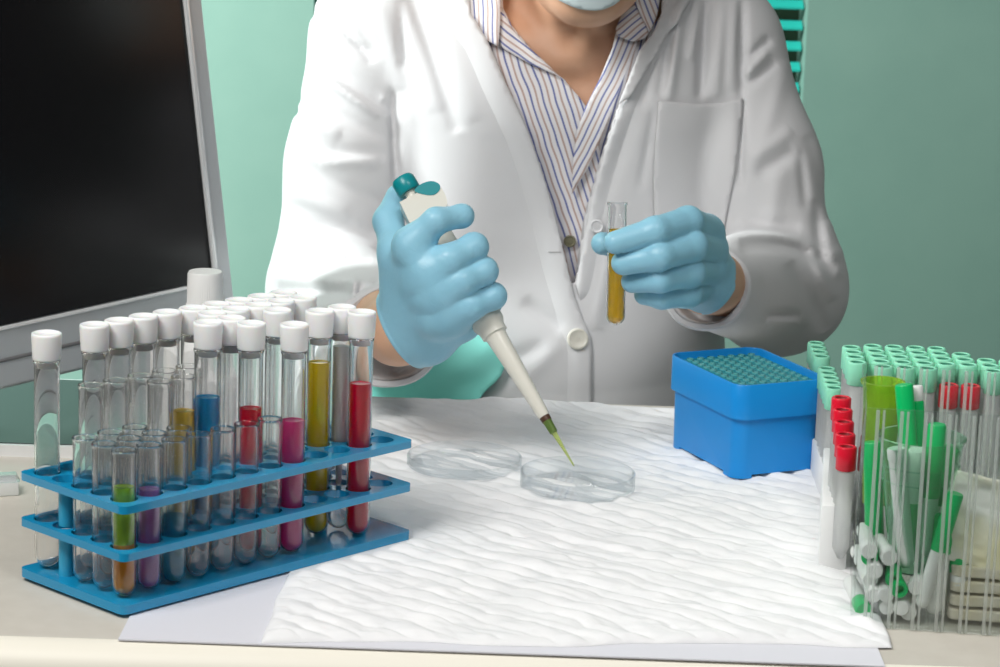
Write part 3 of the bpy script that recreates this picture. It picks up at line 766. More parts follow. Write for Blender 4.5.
def capped_vial(a, b, r, label, frac=.5, top='green', bottom='frost', white_tip=False, hollow=False):
    """a two-tone tube lying or standing between two points: coloured cap on the far part, frosted body"""
    a = Vector(a); b = Vector(b); L = (b-a).length; d = (b-a).normalized()
    e = empty('vial', a, label, 'vial', 'green and white vials in the acrylic box', rot=d.to_track_quat('Z', 'Y').to_euler())
    bm = bmesh.new(); lathe(bm, [(0, 0), (r*.5, .0004), (r*.85, r*.5), (r*.92, r), (r*.92, L*frac), (0, L*frac)], 24, ends=False); bobj('body', bm, M[bottom], e)
    bm = bmesh.new()
    if hollow: lathe(bm, [(r*.9, L*frac), (r, L*frac+.0005), (r, L-.0004), (r*.95, L), (r*.55, L), (r*.5, L-.004), (0, L-.004)], 24, ends=False)
    else: lathe(bm, [(0, L*frac), (r*.95, L*frac), (r, L*frac+.0006), (r, L-.0012), (r*.88, L), (0, L)], 24, ends=False)
    bobj('cap', bm, M[top], e)
    if white_tip:
        bm = bmesh.new(); lathe(bm, [(0, L), (r*.9, L), (r*.98, L+.001), (r*.98, L+.0085), (r*.85, L+.0095), (0, L+.0095)], 24, ends=False); bobj('end_plug', bm, M['white'], e)
    return e
# standing in the cup
capped_vial(inbox(.0400, .036, .040), inbox(.0255, .046, .148), .0058, 'bright green thick stick leaning left out of the clear cup', .28)
capped_vial(inbox(.0440, .042, .040), inbox(.0345, .054, .136), .0046, 'green stick with white end plug standing in the clear cup', .25, white_tip=True)
capped_vial(inbox(.0450, .030, .040), inbox(.0475, .032, .127), .0058, 'short green-topped stick standing in the right of the clear cup', .45)
capped_vial(inbox(.0340, .024, .034), inbox(.0225, .020, .113), .0060, 'white stick standing at the front left inside the clear cup', .9, top='frost', bottom='white')
capped_vial(inbox(.0350, .030, .034), inbox(.0355, .024, .112), .0056, 'white stick standing in the middle of the clear cup', .55, top='frost', bottom='green')
capped_vial(inbox(.0400, .040, .034), inbox(.0590, .044, .110), .0054, 'green-capped stick leaning right inside the clear cup', .5)
capped_vial(inbox(.0145, .050, .028), inbox(.0085, .058, .106), .0062, 'green-capped vial standing between the cup and the left wall', .12, top='green')
# leaning and lying beside and under the cup
capped_vial(inbox(.0440, .012, .012), inbox(.0610, .012, .088), .0052, 'long vial with green cap leaning right just inside the front wall', .50)
capped_vial(inbox(.0525, .020, .006), inbox(.0560, .024, .070), .0068, 'frosted vial with clear ribbed collar standing right of the leaning green one', .62, top='green', bottom='frost')
capped_vial(inbox(.0680, .020, .022), inbox(.0640, .032, .066), .0062, 'vial with green cap pointing down right beside the sachet', .25)
spots = [(.0095, .0070, .0480, 'w', 0), (.0100, .0130, .0420, 'gw', 1), (.0135, .0080, .0345, 'w', 0), (.0115, .0140, .0270, 'w', 0), (.0085, .0100, .0075, 'g', 0),
         (.0225, .0080, .0440, 'w', 0), (.0260, .0110, .0290, 'g', 1), (.0300, .0080, .0235, 'g', 1), (.0215, .0090, .0190, 'w', 0), (.0230, .0120, .0100, 'w', 0),
         (.0315, .0100, .0110, 'w', 0), (.0400, .0090, .0255, 'w', 0), (.0370, .0120, .0075, 'w', 0), (.0140, .0100, .0180, 'w', 0)]
WHERE = ['topmost at the left wall', 'with a hollow end, second from the top at the left wall', 'white round end, third from the top at the left wall', 'white end midway down the left wall', 'green end in the bottom left corner',
         'white end just below the cup', 'upper of two green hollow ends under the cup', 'lower of two green hollow ends under the cup', 'white end left below the green hollow ends', 'white end on the bottom, second from the left',
         'white end on the bottom, third from the left', 'white round end under the leaning long vial', 'white end on the bottom below the leaning vial', 'white end just above the green corner one']
for (x, y, z, k, hol), wh in zip(spots, WHERE):
    dx = random.uniform(-.010, .010); dz = random.uniform(-.002, .010)
    b_ = inbox(x, y, z); a_ = inbox(x+dx, y+.052, max(.0066, z+dz))
    top = 'green' if 'g' in k else 'white'
    capped_vial(a_, b_, .0054, 'lying vial, '+wh, .7, top=top, bottom='frost', hollow=bool(hol))
# folded sachet and stack of packets on the right
def sheet(name, corners, m, label, amp=.0015, th=.0008, seed=1, n=40):
    c = [np.array(inbox(*q)) for q in corners]; u = np.linspace(0, 1, n); U, V = np.meshgrid(u, u, indexing='ij')
    P = (1-U)[..., None]*(1-V)[..., None]*c[0]+U[..., None]*(1-V)[..., None]*c[1]+U[..., None]*V[..., None]*c[2]+(1-U)[..., None]*V[..., None]*c[3]
    P[..., 1] += amp*(vnoise(U*5, V*6, seed)-.5)*2+amp*.5*(vnoise(U*13, V*15, seed+1)-.5)
    o0 = P.reshape(-1, 3).mean(0); I = np.arange(n*n).reshape(n, n)
    me = bpy.data.meshes.new(name); me.from_pydata((P.reshape(-1, 3)-o0).tolist(), [], np.stack([I[:-1, :-1], I[1:, :-1], I[1:, 1:], I[:-1, 1:]], -1).reshape(-1, 4).tolist()); me.update()
    o = link_mesh(name, me, M[m], loc=o0); s_ = o.modifiers.new('t', 'SOLIDIFY'); s_.thickness = th
    return tag(o, label, 'sachet')
sheet('sachet', [(.0500, .018, .044), (.150, .016, .024), (.150, .026, .084), (.0610, .026, .099)], 'sachet', 'cream and yellow patterned sachet leaning inside the right of the acrylic box', .003, .003)
for k in range(4):
    bm = bmesh.new(); w_ = .142-.002*k
    prism(bm, rrect(w_, .088, .006), 0, .0072); bmesh.ops.subdivide_edges(bm, edges=bm.edges, cuts=3, use_grid_fill=True)
    for v in bm.verts: v.co.z += .0016*(vnoise(np.array([v.co.x*60+5*k+9]), np.array([v.co.y*50+9]), 3)[0]-.5)
    bevel_all(bm, .0012, 2, 50)
    o = bobj('packet', bm, M['tan'], loc=inbox(.1325-.001*k, .060, .0032+k*.0095)); o.rotation_euler = (0, 0, BYAW+random.uniform(-.01, .01))
    tag(o, ['lowest', 'second lowest', 'third', 'topmost'][k]+' tan packet of the stack at the right of the acrylic box', 'packet', 'tan packets in the acrylic box')
cr_v = [(.078, .075, .0435), (.094, .082, .0435)]

# ================================================================== THE PERSON
person = empty('person', (.05, 2.50, -.75), 'person in white lab coat, striped shirt, mask and blue gloves, pipetting at the table', 'person')
A = lambda px, py, Y: aty(np.array(px, float), np.array(py, float), Y)
SHL, SHR = np.array([-.108, 2.50, .265]), np.array([.178, 2.50, .262])
ELL, ELR = A(331, 292, 2.42), A(778, 288, 2.42)
CUL, CUR = A(391, 336, 2.135), A(706, 288, 2.195)                        # centres of the sleeve openings
WRL, WRR = A(398, 330, 2.075), A(706, 282, 2.165)
NECK0, NECK1 = np.array([.058, 2.52, .25]), np.array([.062, 2.475, .37])
HEAD = np.array([.062, 2.425, .412])
def torso(P, off=0):
    Q = P.copy(); Q[:, 1] = 2.51+(P[:, 1]-2.51)/.70
    t = cone(Q, (.048, 2.51, -.22), (.042, 2.52, .20), .170, .150)*.80
    t = smin(t, cone(P, (.040, 2.50, .26), SHL, .085, .068), .05)
    t = smin(t, cone(P, (.040, 2.50, .26), SHR, .085, .068), .05)
    t = smin(t, cone(P, (-.015, 2.455, .20), (-.02, 2.46, .12), .075, .08), .06)      # chest on both sides
    t = smin(t, cone(P, (.105, 2.455, .20), (.11, 2.46, .12), .075, .08), .06)
    t = smin(t, cone(P, (.045, 2.47, -.02), (.045, 2.47, -.22), .12, .15), .06)
    return t-off
# folds of the coat: (x1, y1, x2, y2, width px, height mm); negative digs in
FOLD = [(330, 12, 374, 62, 3.5, -4), (318, 74, 380, 116, 5, 3),
        (298, 120, 340, 135, 8, 3), (320, 160, 380, 162, 7, 3.5), (296, 108, 318, 148, 5, -3),
        (290, 190, 350, 215, 9, 3), (300, 222, 375, 238, 6, -3), (285, 240, 345, 262, 8, 3), (275, 262, 372, 262, 6, -4), (272, 276, 375, 282, 5, 3.5), (278, 290, 372, 296, 5, -4), (300, 312, 352, 300, 6, 4), (355, 278, 352, 304, 5, 4),
        (380, 0, 402, 90, 9, 2.5), (392, 90, 396, 190, 3, -5), (404, 100, 408, 220, 10, 3),
        (400, 0, 404, 70, 5, -2), (524, 300, 562, 330, 7, -2.5), (545, 345, 478, 376, 8, -2.5), (560, 343, 500, 400, 10, 2),
        (682, 0, 668, 100, 6, 4.5), (706, 0, 700, 98, 5, -6), (700, 0, 690, 60, 5, 4), (672, 20, 660, 96, 5, -4), (722, 0, 716, 98, 7, 4), (742, 0, 742, 100, 3.5, -5), (660, 30, 640, 110, 7, -3), (735, 0, 731, 90, 6, 3),
        (770, 38, 748, 60, 5, -3.5), (775, 62, 745, 88, 5, -3), (768, 50, 744, 76, 5, 3.5), (795, 150, 758, 176, 7, -3.5), (792, 130, 750, 160, 7, 3), (742, 100, 740, 190, 3, -4.5), (800, 150, 806, 210, 5, -2.5), (780, 165, 770, 230, 10, 2.5),
        (815, 200, 822, 262, 6, -3.5), (826, 220, 838, 280, 8, 3), (745, 222, 800, 228, 7, -3.5), (762, 314, 800, 316, 4, -3), (768, 322, 800, 322, 6, 3), (812, 250, 834, 300, 7, 4), (790, 262, 826, 330, 8, -3),
        (632, 115, 600, 210, 8, -3), (612, 240, 594, 330, 9, 3), (655, 105, 640, 190, 4, -2)]
FOLDP = [([(306, 4), (335, 38), (376, 54)], 5, -3.2), ([(318, 58), (350, 76), (382, 98)], 6, -3), ([(322, 68), (360, 92), (392, 112)], 4.5, -3.6), ([(322, 76), (358, 101), (388, 120)], 6, 2.6), ([(296, 98), (345, 118), (394, 144)], 6, -3),
         ([(300, 136), (330, 152), (392, 153)], 6.5, -3), ([(292, 158), (340, 184), (388, 206)], 7, -3), ([(288, 205), (335, 222), (382, 232)], 7, -2.8), ([(402, -25), (430, 45), (450, 108), (458, 132)], 7, -3.6), ([(385, -25), (412, 40), (436, 112)], 11, 2.4), ([(425, -25), (452, 50), (474, 122)], 13, 2.2),
         ([(338, -15), (358, 22), (378, 60)], 5, -2.6), ([(724, 238), (762, 233), (800, 241), (842, 258)], 6, 3.4), ([(740, 247), (790, 248), (838, 268)], 7, -3.4), ([(806, 135), (822, 190), (836, 250)], 7, -2.4), ([(786, 60), (770, 120), (748, 172)], 8, 2.2)]
def folds(P):
    px, py = to_px(P); d = np.zeros(len(P))
    for pts, w, h in FOLDP:
        c = smooth_poly(pts, 5, False); n = len(c)-1; best = np.full(len(P), 1e9); tt = np.zeros(len(P))
        a = np.array(c); k = (px > a[:, 0].min()-3*w) & (px < a[:, 0].max()+3*w) & (py > a[:, 1].min()-3*w) & (py < a[:, 1].max()+3*w)
        if not k.any(): continue
        bx, by = px[k], py[k]; bb = best[k]; tk = tt[k]
        for i in range(n):
            dd, t = seg_dist(bx, by, *c[i], *c[i+1]); m_ = dd < bb; bb = np.where(m_, dd, bb); tk = np.where(m_, (i+t)/n, tk)
        d[k] += .00075*h*np.exp(-(bb/w)**2)*np.sqrt(np.clip(4*tk*(1-tk), 0, 1))
    for x1, y1, x2, y2, w, h in FOLD:
        k = (px > min(x1, x2)-3*w) & (px < max(x1, x2)+3*w) & (py > min(y1, y2)-3*w) & (py < max(y1, y2)+3*w)
        if not k.any(): continue
        dd, t = seg_dist(px[k], py[k], x1, y1, x2, y2); d[k] += .001*h*np.exp(-(dd/max(w, 4.4))**2)*(.12+.88*np.sqrt(np.clip(4*t*(1-t), 0, 1)))
    d *= 1.3
    d += .0016*(vnoise(P[:, 0]*22+P[:, 2]*7+50, P[:, 2]*14+40, 21)-.5)*2
    return d
def sleeves(P, off=0):
    Q = P
    l = cone(Q, SHL, SHL*.5+ELL*.5+np.array([-.004, 0, 0]), .068, .060); l = smin(l, cone(Q, SHL*.5+ELL*.5+np.array([-.004, 0, 0]), ELL, .060, .053), .02)
    l = smin(l, cone(Q, ELL, CUL, .053, .040), .022)
    r = cone(Q, SHR, SHR*.5+ELR*.5+np.array([.006, 0, 0]), .066, .060); r = smin(r, cone(Q, SHR*.5+ELR*.5+np.array([.006, 0, 0]), ELR, .060, .057), .02)
    r = smin(r, cone(Q, ELR, CUR, .055, .0335), .022)
    return l-off, r-off
def arm_cut(P, e, c, past=.0):
    d = (c-e)/np.linalg.norm(c-e); return (P-c)@d-past
VPOLY = [(462, -60), (470, 10), (487, 38), (505, 80), (528, 130), (545, 180), (556, 220), (566, 262), (573, 285), (578, 262), (583, 225), (590, 195), (603, 150), (618, 105), (636, 62), (658, 25), (672, -8), (684, -60)]
VP = smooth_poly(VPOLY, 3)
def coat_base(P):
    t = torso(P); l, r = sleeves(P)
    return smin(smin(t, l, .012), r, .012)
def coat_f(P): return coat_base(P)-folds(P)
def coat_solid(P):
    v = coat_f(P)
    # sleeve openings: cut square and hollow inside
    for e, c, rr in ((ELL, CUL, .040), (ELR, CUR, .0335)):
        d = (c-e)/np.linalg.norm(c-e); s = (P-c)@d; rad = np.linalg.norm(P-c-s[:, None]*d, axis=1)
        near = rad < .075
        v = np.where(near & (s > -.05), np.maximum(v, s), v)
        hol = np.maximum(rad-(rr-.0055), -(s+.030)); v = np.maximum(v, -hol)
    # V opening down to the shirt
    px, py = to_px(P); ins = in_poly(px, py, VP) & (P[:, 1] < 2.50); dep = torso(P, 0)
    v = np.where(ins & (dep > -.030), np.maximum(v, dep+.030), v)
    # neck opening
    v = np.maximum(v, -(cone(P, NECK0+np.array([0, 0, .03]), NECK1, .072, .085)))
    v = np.maximum(v, -.27-P[:, 2])
    return v
coat = sdf_obj('lab_coat', coat_solid, (-.24, 2.10, -.30), (.36, 2.68, .38), .0029, M['coat'], None, 2, 1); child(coat, person)
def body_f(P):
    t = torso(P, -.024)
    for a, b, c in ((SHL, ELL, WRL), (SHR, ELR, WRR)):
        t = smin(t, cone(P, a, b, .046, .036), .03); t = smin(t, cone(P, b, c, .036, .0245), .02)
    d = (WRL-ELL)/np.linalg.norm(WRL-ELL); t = smin(t, cone(P, WRL, WRL+d*.02, .0265, .024), .01)
    t = smin(t, cone(P, WRR, A(708, 278, 2.158), .0225, .019), .01)
    t = smin(t, cone(P, NECK0, NECK1, .058, .056), .035)
    t = smax(t, -cone(P, (.054, 2.395, .25), (.052, 2.40, .29), .0, .012)*1.0, .02)
    # collar bones and the cords of the neck
    t = smin(t, cone(P, (.045, 2.420, .262), (-.01, 2.437, .285), .005, .006), .018)
    t = smin(t, cone(P, (.060, 2.420, .262), (.12, 2.437, .285), .005, .006), .018)
    t = smin(t, cone(P, (.044, 2.422, .26), (.018, 2.46, .37), .007, .010), .016)
    t = smin(t, cone(P, (.062, 2.422, .26), (.112, 2.46, .37), .007, .010), .016)
    return smin(t, head_f(P), .02)
def head_f(P):
    h = ellip(P, HEAD+np.array([0, .015, .02]), (.076, .095, .100))
    h = smin(h, ellip(P, HEAD+np.array([.002, -.028, -.045]), (.058, .068, .075)), .03)           # jaw
    h = smin(h, ellip(P, HEAD+np.array([.002, -.078, -.092]), (.022, .018, .018)), .03)           # chin
    h = smin(h, cone(P, HEAD+np.array([.001, -.088, .012]), HEAD+np.array([.002, -.112, -.028]), .007, .012), .014)   # nose
    for s in (-1, 1):
        h = smax(h, -ellip(P, HEAD+np.array([s*.031, -.094, .012]), (.016, .012, .010)), .012)    # eye hollows
        h = smin(h, ellip(P, HEAD+np.array([s*.031, -.074, .012]), (.012, .012, .010)), .004)
        h = smin(h, cone(P, HEAD+np.array([s*.014, -.085, .032]), HEAD+np.array([s*.048, -.070, .034]), .006, .005), .012)
        h = smin(h, ellip(P, HEAD+np.array([s*.078, .012, -.004]), (.007, .017, .030)), .006)     # ears
    h = smin(h, cone(P, HEAD+np.array([-.020, -.094, -.058]), HEAD+np.array([.024, -.094, -.058]), .006, .006), .008) # lips
    # hips, thighs, shins and feet under the table
    for s in (-1, 1):
        hip = np.array([.048+s*.09, 2.50, -.26]); kn = np.array([.048+s*.13, 2.18, -.27]); an = np.array([.048+s*.13, 2.24, -.68]); toe = an+np.array([s*.01, -.14, -.045])
        h = smin(h, cone(P, hip, kn, .085, .060), .04); h = smin(h, cone(P, kn, an, .058, .038), .03); h = smin(h, cone(P, an+np.array([0, .02, -.03]), toe, .038, .024), .02)
    return h
body = sdf_obj('body', body_f, (-.20, 2.02, -.76), (.34, 2.66, .60), .0050, M['skin'], None, 2, 1); child(body, person)
def legs_f(P):
    h = None
    for s in (-1, 1):
        hip = np.array([.048+s*.09, 2.50, -.26]); kn = np.array([.048+s*.13, 2.18, -.27]); an = np.array([.048+s*.13, 2.24, -.66])
        a = smin(cone(P, hip, kn, .095, .070), cone(P, kn, an, .068, .052), .03); h = a if h is None else smin(h, a, .05)
    return np.maximum(h, -.685-P[:, 2])
child(sdf_obj('trousers', legs_f, (-.24, 2.06, -.70), (.34, 2.64, -.15), .009, M['trousers'], None, 1, 1), person)
for s in (-1, 1):
    an = np.array([.048+s*.13, 2.24, -.69])
    child(sdf_obj('shoe', lambda P: np.maximum(smin(cone(P, an+np.array([0, .03, -.008]), an+np.array([s*.01, -.15, -.022]), .046, .036), cone(P, an, an+np.array([0, 0, .05]), .045, .046), .02), -.7495-P[:, 2]), an-np.array([.08, .22, .07]), an+np.array([.08, .10, .11]), .006, M['dark'], None, 1, 1), person)
# hair and mask
child(sdf_obj('hair', lambda P: np.maximum(head_f(P)-.007-.006*vnoise(P[:, 0]*60+P[:, 2]*25+90, P[:, 1]*60+P[:, 2]*8, 44), np.maximum(.0-(P[:, 1]-2.405)-.9*(P[:, 2]-.445), -(P[:, 2]-.37))), (-.04, 2.31, .35), (.17, 2.58, .58), .005, M['hair'], None, 1, 1), person)
def face_f(P): return smin(head_f(P), cone(P, HEAD+np.array([.001, -.088, .0]), HEAD+np.array([.002, -.095, -.05]), .012, .012), .03)
mk = panel('face_mask', smooth_poly([(546, -10), (566, 4), (585, 10), (605, 9), (624, -4), (648, -45), (650, -95), (625, -125), (590, -138), (556, -125), (530, -95), (530, -45)], 4), face_f, .004, .0012, M['mask'], None, 4, (2.20, 2.47)); child(mk, person)
# shirt: two fronts, the turned placket and the collar wings
def tb_(P): return torso(P, 0)
shirt = child(panel('shirt', [(455, -45), (500, -45), (503, 8), (512, 26), (530, 48), (548, 66), (566, 82), (580, 98), (587, 108), (600, 150), (598, 200), (590, 260), (584, 310), (566, 310), (540, 240), (515, 160), (480, 90), (455, 40)],
        tb_, lambda px, py: -.0095-.0090*np.clip((py-110)/110, 0, 1), .0012, stripes('shirt_stripes_left', 19, .0100), None, 5), person)
def off_r(px, py): return -.0135-.0060*np.clip((py-110)/110, 0, 1)
child(panel('shirt_right_front', [(618, 62), (650, 30), (672, 0), (690, 30), (650, 130), (620, 210), (598, 310), (566, 310), (572, 240), (592, 150), (605, 100)], tb_, off_r, .0012, stripes('shirt_stripes_right', -14, .0085), None, 5), person)
child(panel('shirt_placket', [(585, 108), (600, 78), (613, 46), (617, 28), (622, 14), (634, 6), (642, 30), (634, 52), (622, 82), (606, 126), (588, 168), (572, 194), (573, 160), (577, 130)], tb_, lambda px, py: -.0055-.0060*np.clip((py-110)/110, 0, 1), .0016, stripes('shirt_stripes_placket', -25, .0095), None, 4), person)
child(panel('shirt_neck_band', smooth_poly([(499, 6), (506, 18), (520, 38), (545, 62), (566, 82), (560, 76), (535, 66), (510, 52), (500, 44), (497, 24)], 2), tb_, -.0045, .0014, stripes('shirt_stripes_band', 58, .0085), None, 4), person)
def cf(P): return smin(torso(P), cone(P, NECK0, NECK1, .066, .066), .03)
child(panel('shirt_collar', [(466, -45), (505, -45), (500, -5), (500, 22), (498, 46), (487, 40), (479, 26), (470, 15), (469, 0)], cf, .001, .0020, stripes('shirt_stripes_collar', 8, .0080), None, 4), person)
child(panel('shirt_collar_stand', [(628, -45), (648, -45), (650, 0), (651, 30), (645, 38), (634, 41), (624, 38), (617, 34), (616, 28), (622, 14), (630, 0)], cf, .0005, .0016, stripes('shirt_stripes_stand', -60, .0085), None, 4), person)
child(panel('shirt_collar', [(636, -45), (668, -45), (660, 0), (657, 16), (650, 32), (643, 18), (636, 4), (633, -8)], cf, .0035, .0020, stripes('shirt_stripes_collar_right', 24, .0080), None, 4), person)
bm = bmesh.new(); lathe(bm, [(0, 0), (.0045, 0), (.0055, .001), (.0045, .0022), (.003, .0016), (0, .0016)], 24)
def button(name, px, py, f, off, m, sc=1.0, y=(2.2, 2.5)):
    p = trace(np.array([float(px)]), np.array([float(py)]), f, off, *y)[0]; h = .002
    g = np.array([(f((p+np.eye(3)[k]*h)[None])-f((p-np.eye(3)[k]*h)[None]))[0] for k in range(3)]); g = Vector(g).normalized()
    bm = bmesh.new(); lathe(bm, [(0, 0), (.0088*sc, 0), (.0098*sc, .0010), (.0094*sc, .0026), (.0080*sc, .0030), (.0060*sc, .0020), (0, .0020)], 32)
    for a in range(4): lathe(bm, [(.0008, .0021), (.0008, .0024), (0, .0025)], 8, Matrix.Translation((.0016*math.cos(a*math.pi/2+.78), .0016*math.sin(a*math.pi/2+.78), 0)), ends=False)
    o = bobj(name, bm, m, person); o.location = Vector(p)-world_loc(person); o.rotation_euler = g.to_track_quat('Z', 'Y').to_euler(); return o
button('shirt_button', 570, 241, tb_, -.016, mat('olive_button', (.20, .19, .12), .4), .55)
# coat fronts: the left one laps over the right, pocket, lapels, buttons
left_front = [(470, 12), (478, 24), (487, 40), (505, 82), (528, 132), (545, 182), (556, 222), (566, 262), (574, 296), (583, 320), (590, 335), (592, 350), (592, 440), (540, 445), (538, 340), (512, 240), (480, 140), (450, 60), (440, -40), (468, -40)]
VR = smooth_poly(VPOLY, 2, False)+[(592, 350), (592, 440)]
def edge_off(side):
    line = [p for p in smooth_poly(VPOLY[:9], 2, False)]+[(583, 320), (590, 335), (592, 350), (592, 440)] if side == 'l' else smooth_poly(VPOLY[8:], 2, False)
    def g(px, py):
        d = np.full(len(px), 1e9)
        for a, b in zip(line, line[1:]): d = np.minimum(d, seg_dist(px, py, *a, *b)[0])
        return .0030-.0065*np.clip((d-9)/(26 if side == 'l' else 14), 0, 1)**1.5
    return g
child(panel('coat_left_front', left_front, coat_f, edge_off('l'), .0022, M['coat'], None, 5, (2.1, 2.6)), person)
child(panel('coat_right_front', [(672, -40), (661, 20), (640, 62), (622, 104), (606, 150), (593, 196), (584, 240), (576, 284), (586, 320), (600, 330), (606, 280), (614, 220), (628, 165), (650, 110), (676, 55), (700, -40)], coat_f, edge_off('r'), .0020, M['coat'], None, 5, (2.1, 2.6)), person)
child(panel('lapel', [(664, -40), (662, 12), (653, 34), (640, 50), (630, 76), (618, 105), (632, 95), (650, 66), (668, 34), (690, 2), (700, -40)], coat_f, .0070, .0022, M['coat'], None, 4, (2.1, 2.6)), person)
pk = child(panel('pocket', [(659, 101), (675, 102), (700, 104), (722, 103), (743, 98), (741, 130), (736, 165), (727, 208), (722, 230), (690, 232), (655, 228), (654, 180), (656, 140)], coat_f, .0034, .0020, M['coat'], None, 4, (2.1, 2.6)), person)
for q in ([(659, 112), (700, 115), (742, 109)],):
    pass
button('coat_button', 577.5, 339, coat_f, .0032, M['button'], .95)
button('coat_button', 597, 226, coat_f, .0026, M['coat'], .62)
bh = child(panel('buttonhole', [(548, 251.4), (561, 251.8), (561, 252.6), (548, 252.2)], coat_f, .0034, .0006, M['thread'], None, 3), person)
# sleeve hems
def hem(c, e, r, name='cuff', w=.040):
    d = Vector(c-e).normalized(); bm = bmesh.new()
    lathe(bm, [(r-.0030, .002), (r+.0005, .0025), (r+.0022, .0005), (r+.0026, -.002), (r+.0030, -w), (r+.0020, -w-.001), (r-.0040, -w*.6), (r-.0040, 0)], 64)
    for f in bm.faces[:]:
        if len(f.verts) > 8: bm.faces.remove(f)
    n = 64
    for v in bm.verts:
        a = math.atan2(v.co.y, v.co.x); k = 1+.03*math.sin(2*a+1)+.012*math.sin(5*a); v.co.x *= k; v.co.y *= k
    o = bobj(name, bm, M['coat'], person); o.location = Vector(c)-world_loc(person); o.rotation_euler = d.to_track_quat('Z', 'Y').to_euler(); return o
hem(CUR, ELR, .0335); hem(CUL, ELL, .0400, 'cuff', .012)

# ------------------------------------------------------------------ gloves: one continuous surface each
def chain(P, pts, rad, k=.004):
    v = None
    for i in range(len(pts)-1):
        c = cone(P, pts[i], pts[i+1], rad[i]*.001, rad[i+1]*.001); v = c if v is None else smin(v, c, k)
    return v
# hand on the pipette (back of the hand towards the camera)
H1 = {
 'thumb': ([A(408, 292, 2.035), A(396, 250, 2.040), A(388, 221, 2.062), A(398, 197, 2.078)], [15, 12.5, 10.5, 9.5]),
 'index': ([A(412, 244, 2.004), A(436, 221, 2.000), A(462, 216, 2.012), A(462.5, 215.8, 2.014)], [12.5, 9.6, 8.3, 8.1]),
 'middle': ([A(425, 282, 2.002), A(450, 260, 1.994), A(474, 247, 2.004), A(470, 252, 2.040), A(452, 262, 2.058)], [13, 11.5, 10.2, 9.4, 8.6]),
 'ring': ([A(432, 296, 2.000), A(462, 281, 1.993), A(484, 271, 2.002), A(481, 279, 2.040), A(462, 288, 2.058)], [13, 11.2, 10.0, 9.2, 8.4]),
 'pinky': ([A(438, 318, 2.002), A(470, 306, 1.995), A(493, 296, 2.004), A(489, 304, 2.036), A(470, 312, 2.052)], [12.5, 10.6, 9.6, 8.8, 8.0]),
}
def hand1(P):
    W = A(412, 322, 2.045)
    palm = cone(P, W, A(414, 250, 2.008), .0225, .0150)
    for q, r2 in ((A(424, 268, 1.998), .0130), (A(436, 284, 1.996), .0140), (A(444, 300, 1.997), .0140), (A(450, 318, 2.001), .0135)): palm = smin(palm, cone(P, W, q, .0225, r2), .010)
    palm = smin(palm, cone(P, A(434, 334, 2.035), A(462, 322, 2.020), .0160, .0150), .012)          # heel of the hand
    palm = smin(palm, cone(P, W, A(402, 262, 2.030), .0225, .0160), .010)
    palm = smin(palm, cone(P, A(424, 333, 2.042), A(398, 322, 2.060), .0245, .0235), .012)
    v = smin(palm, chain(P, *H1['thumb'], .006), .010)
    f = None
    for n in ('index', 'middle', 'ring', 'pinky'):
        c = chain(P, *H1[n], .004); f = c if f is None else smin(f, c, .0012)
    v = smin(v, f, .0110)
    # cuff plane of the glove
    d = (WRL-ELL)/np.linalg.norm(WRL-ELL); ed = A(401, 331, 2.050)
    nrm_ = A(463, 296, 2.035)-A(401, 331, 2.050); nrm_ /= np.linalg.norm(nrm_)
    s = (P-ed)@nrm_
    v = v-.0011*np.exp(-((s-.0015)/.0016)**2)                                # rolled bead at the glove's edge
    return smax(v, -s, .002)
g1 = sdf_obj('glove', hand1, A(365, 365, 2.03)-np.array([0, .10, .02]), A(515, 160, 2.03)+np.array([0, .10, .02]), .0013, M['glove'], None, 2, 1); child(g1, person)
# hand holding the glass tube, fingers pointing left
H2 = {
 'index': ([A(708, 232, 2.135), A(688, 222, 2.092), A(655, 231, 2.066), A(615.5, 242.5, 2.062)], [13.0, 11.8, 10.6, 8.8]),
 'middle': ([A(711, 250, 2.135), A(692, 246, 2.085), A(660, 256, 2.062), A(623.5, 263, 2.068)], [12.8, 12.0, 10.6, 9.4]),
 'ring': ([A(708, 270, 2.138), A(690, 272, 2.088), A(660, 279, 2.070), A(632.5, 281.5, 2.078)], [12.4, 11.6, 10.2, 8.8]),
 'pinky': ([A(702, 288, 2.145), A(688, 294, 2.096), A(662, 297, 2.084), A(644, 295, 2.088)], [11.5, 10.6, 9.0, 7.6]),
 'thumb': ([A(700, 262, 2.165), A(668, 252, 2.150), A(635, 247, 2.125), A(602.5, 243.5, 2.103)], [15, 12, 10, 8.8]),
}
def hand2(P):
    W = A(706, 280, 2.160)
    palm = None
    for q in (A(703, 232, 2.137), A(706, 250, 2.137), A(704, 268, 2.140), A(698, 286, 2.146)):
        c = cone(P, W, q, .0220, .0135); palm = c if palm is None else smin(palm, c, .010)
    palm = smin(palm, cone(P, W, A(690, 262, 2.160), .020, .016), .010)
    f = None
    for n in ('index', 'middle', 'ring', 'pinky'):
        c = chain(P, *H2[n], .004); f = c if f is None else smin(f, c, .0012)
    v = smin(palm, f, .0065); v = smin(v, chain(P, *H2['thumb'], .006), .006)
    ed = A(714, 290, 2.168); n_ = A(672, 262, 2.150)-A(714, 290, 2.168); n_ /= np.linalg.norm(n_)
    s = (P-ed)@n_; v = v-.0010*np.exp(-((s-.0015)/.0016)**2)
    return smax(v, -s, .002)
g2 = sdf_obj('glove', hand2, A(576, 330, 2.10)-np.array([0, .08, .02]), A(745, 195, 2.10)+np.array([0, .10, .02]), .0013, M['glove'], None, 2, 1); child(g2, person)

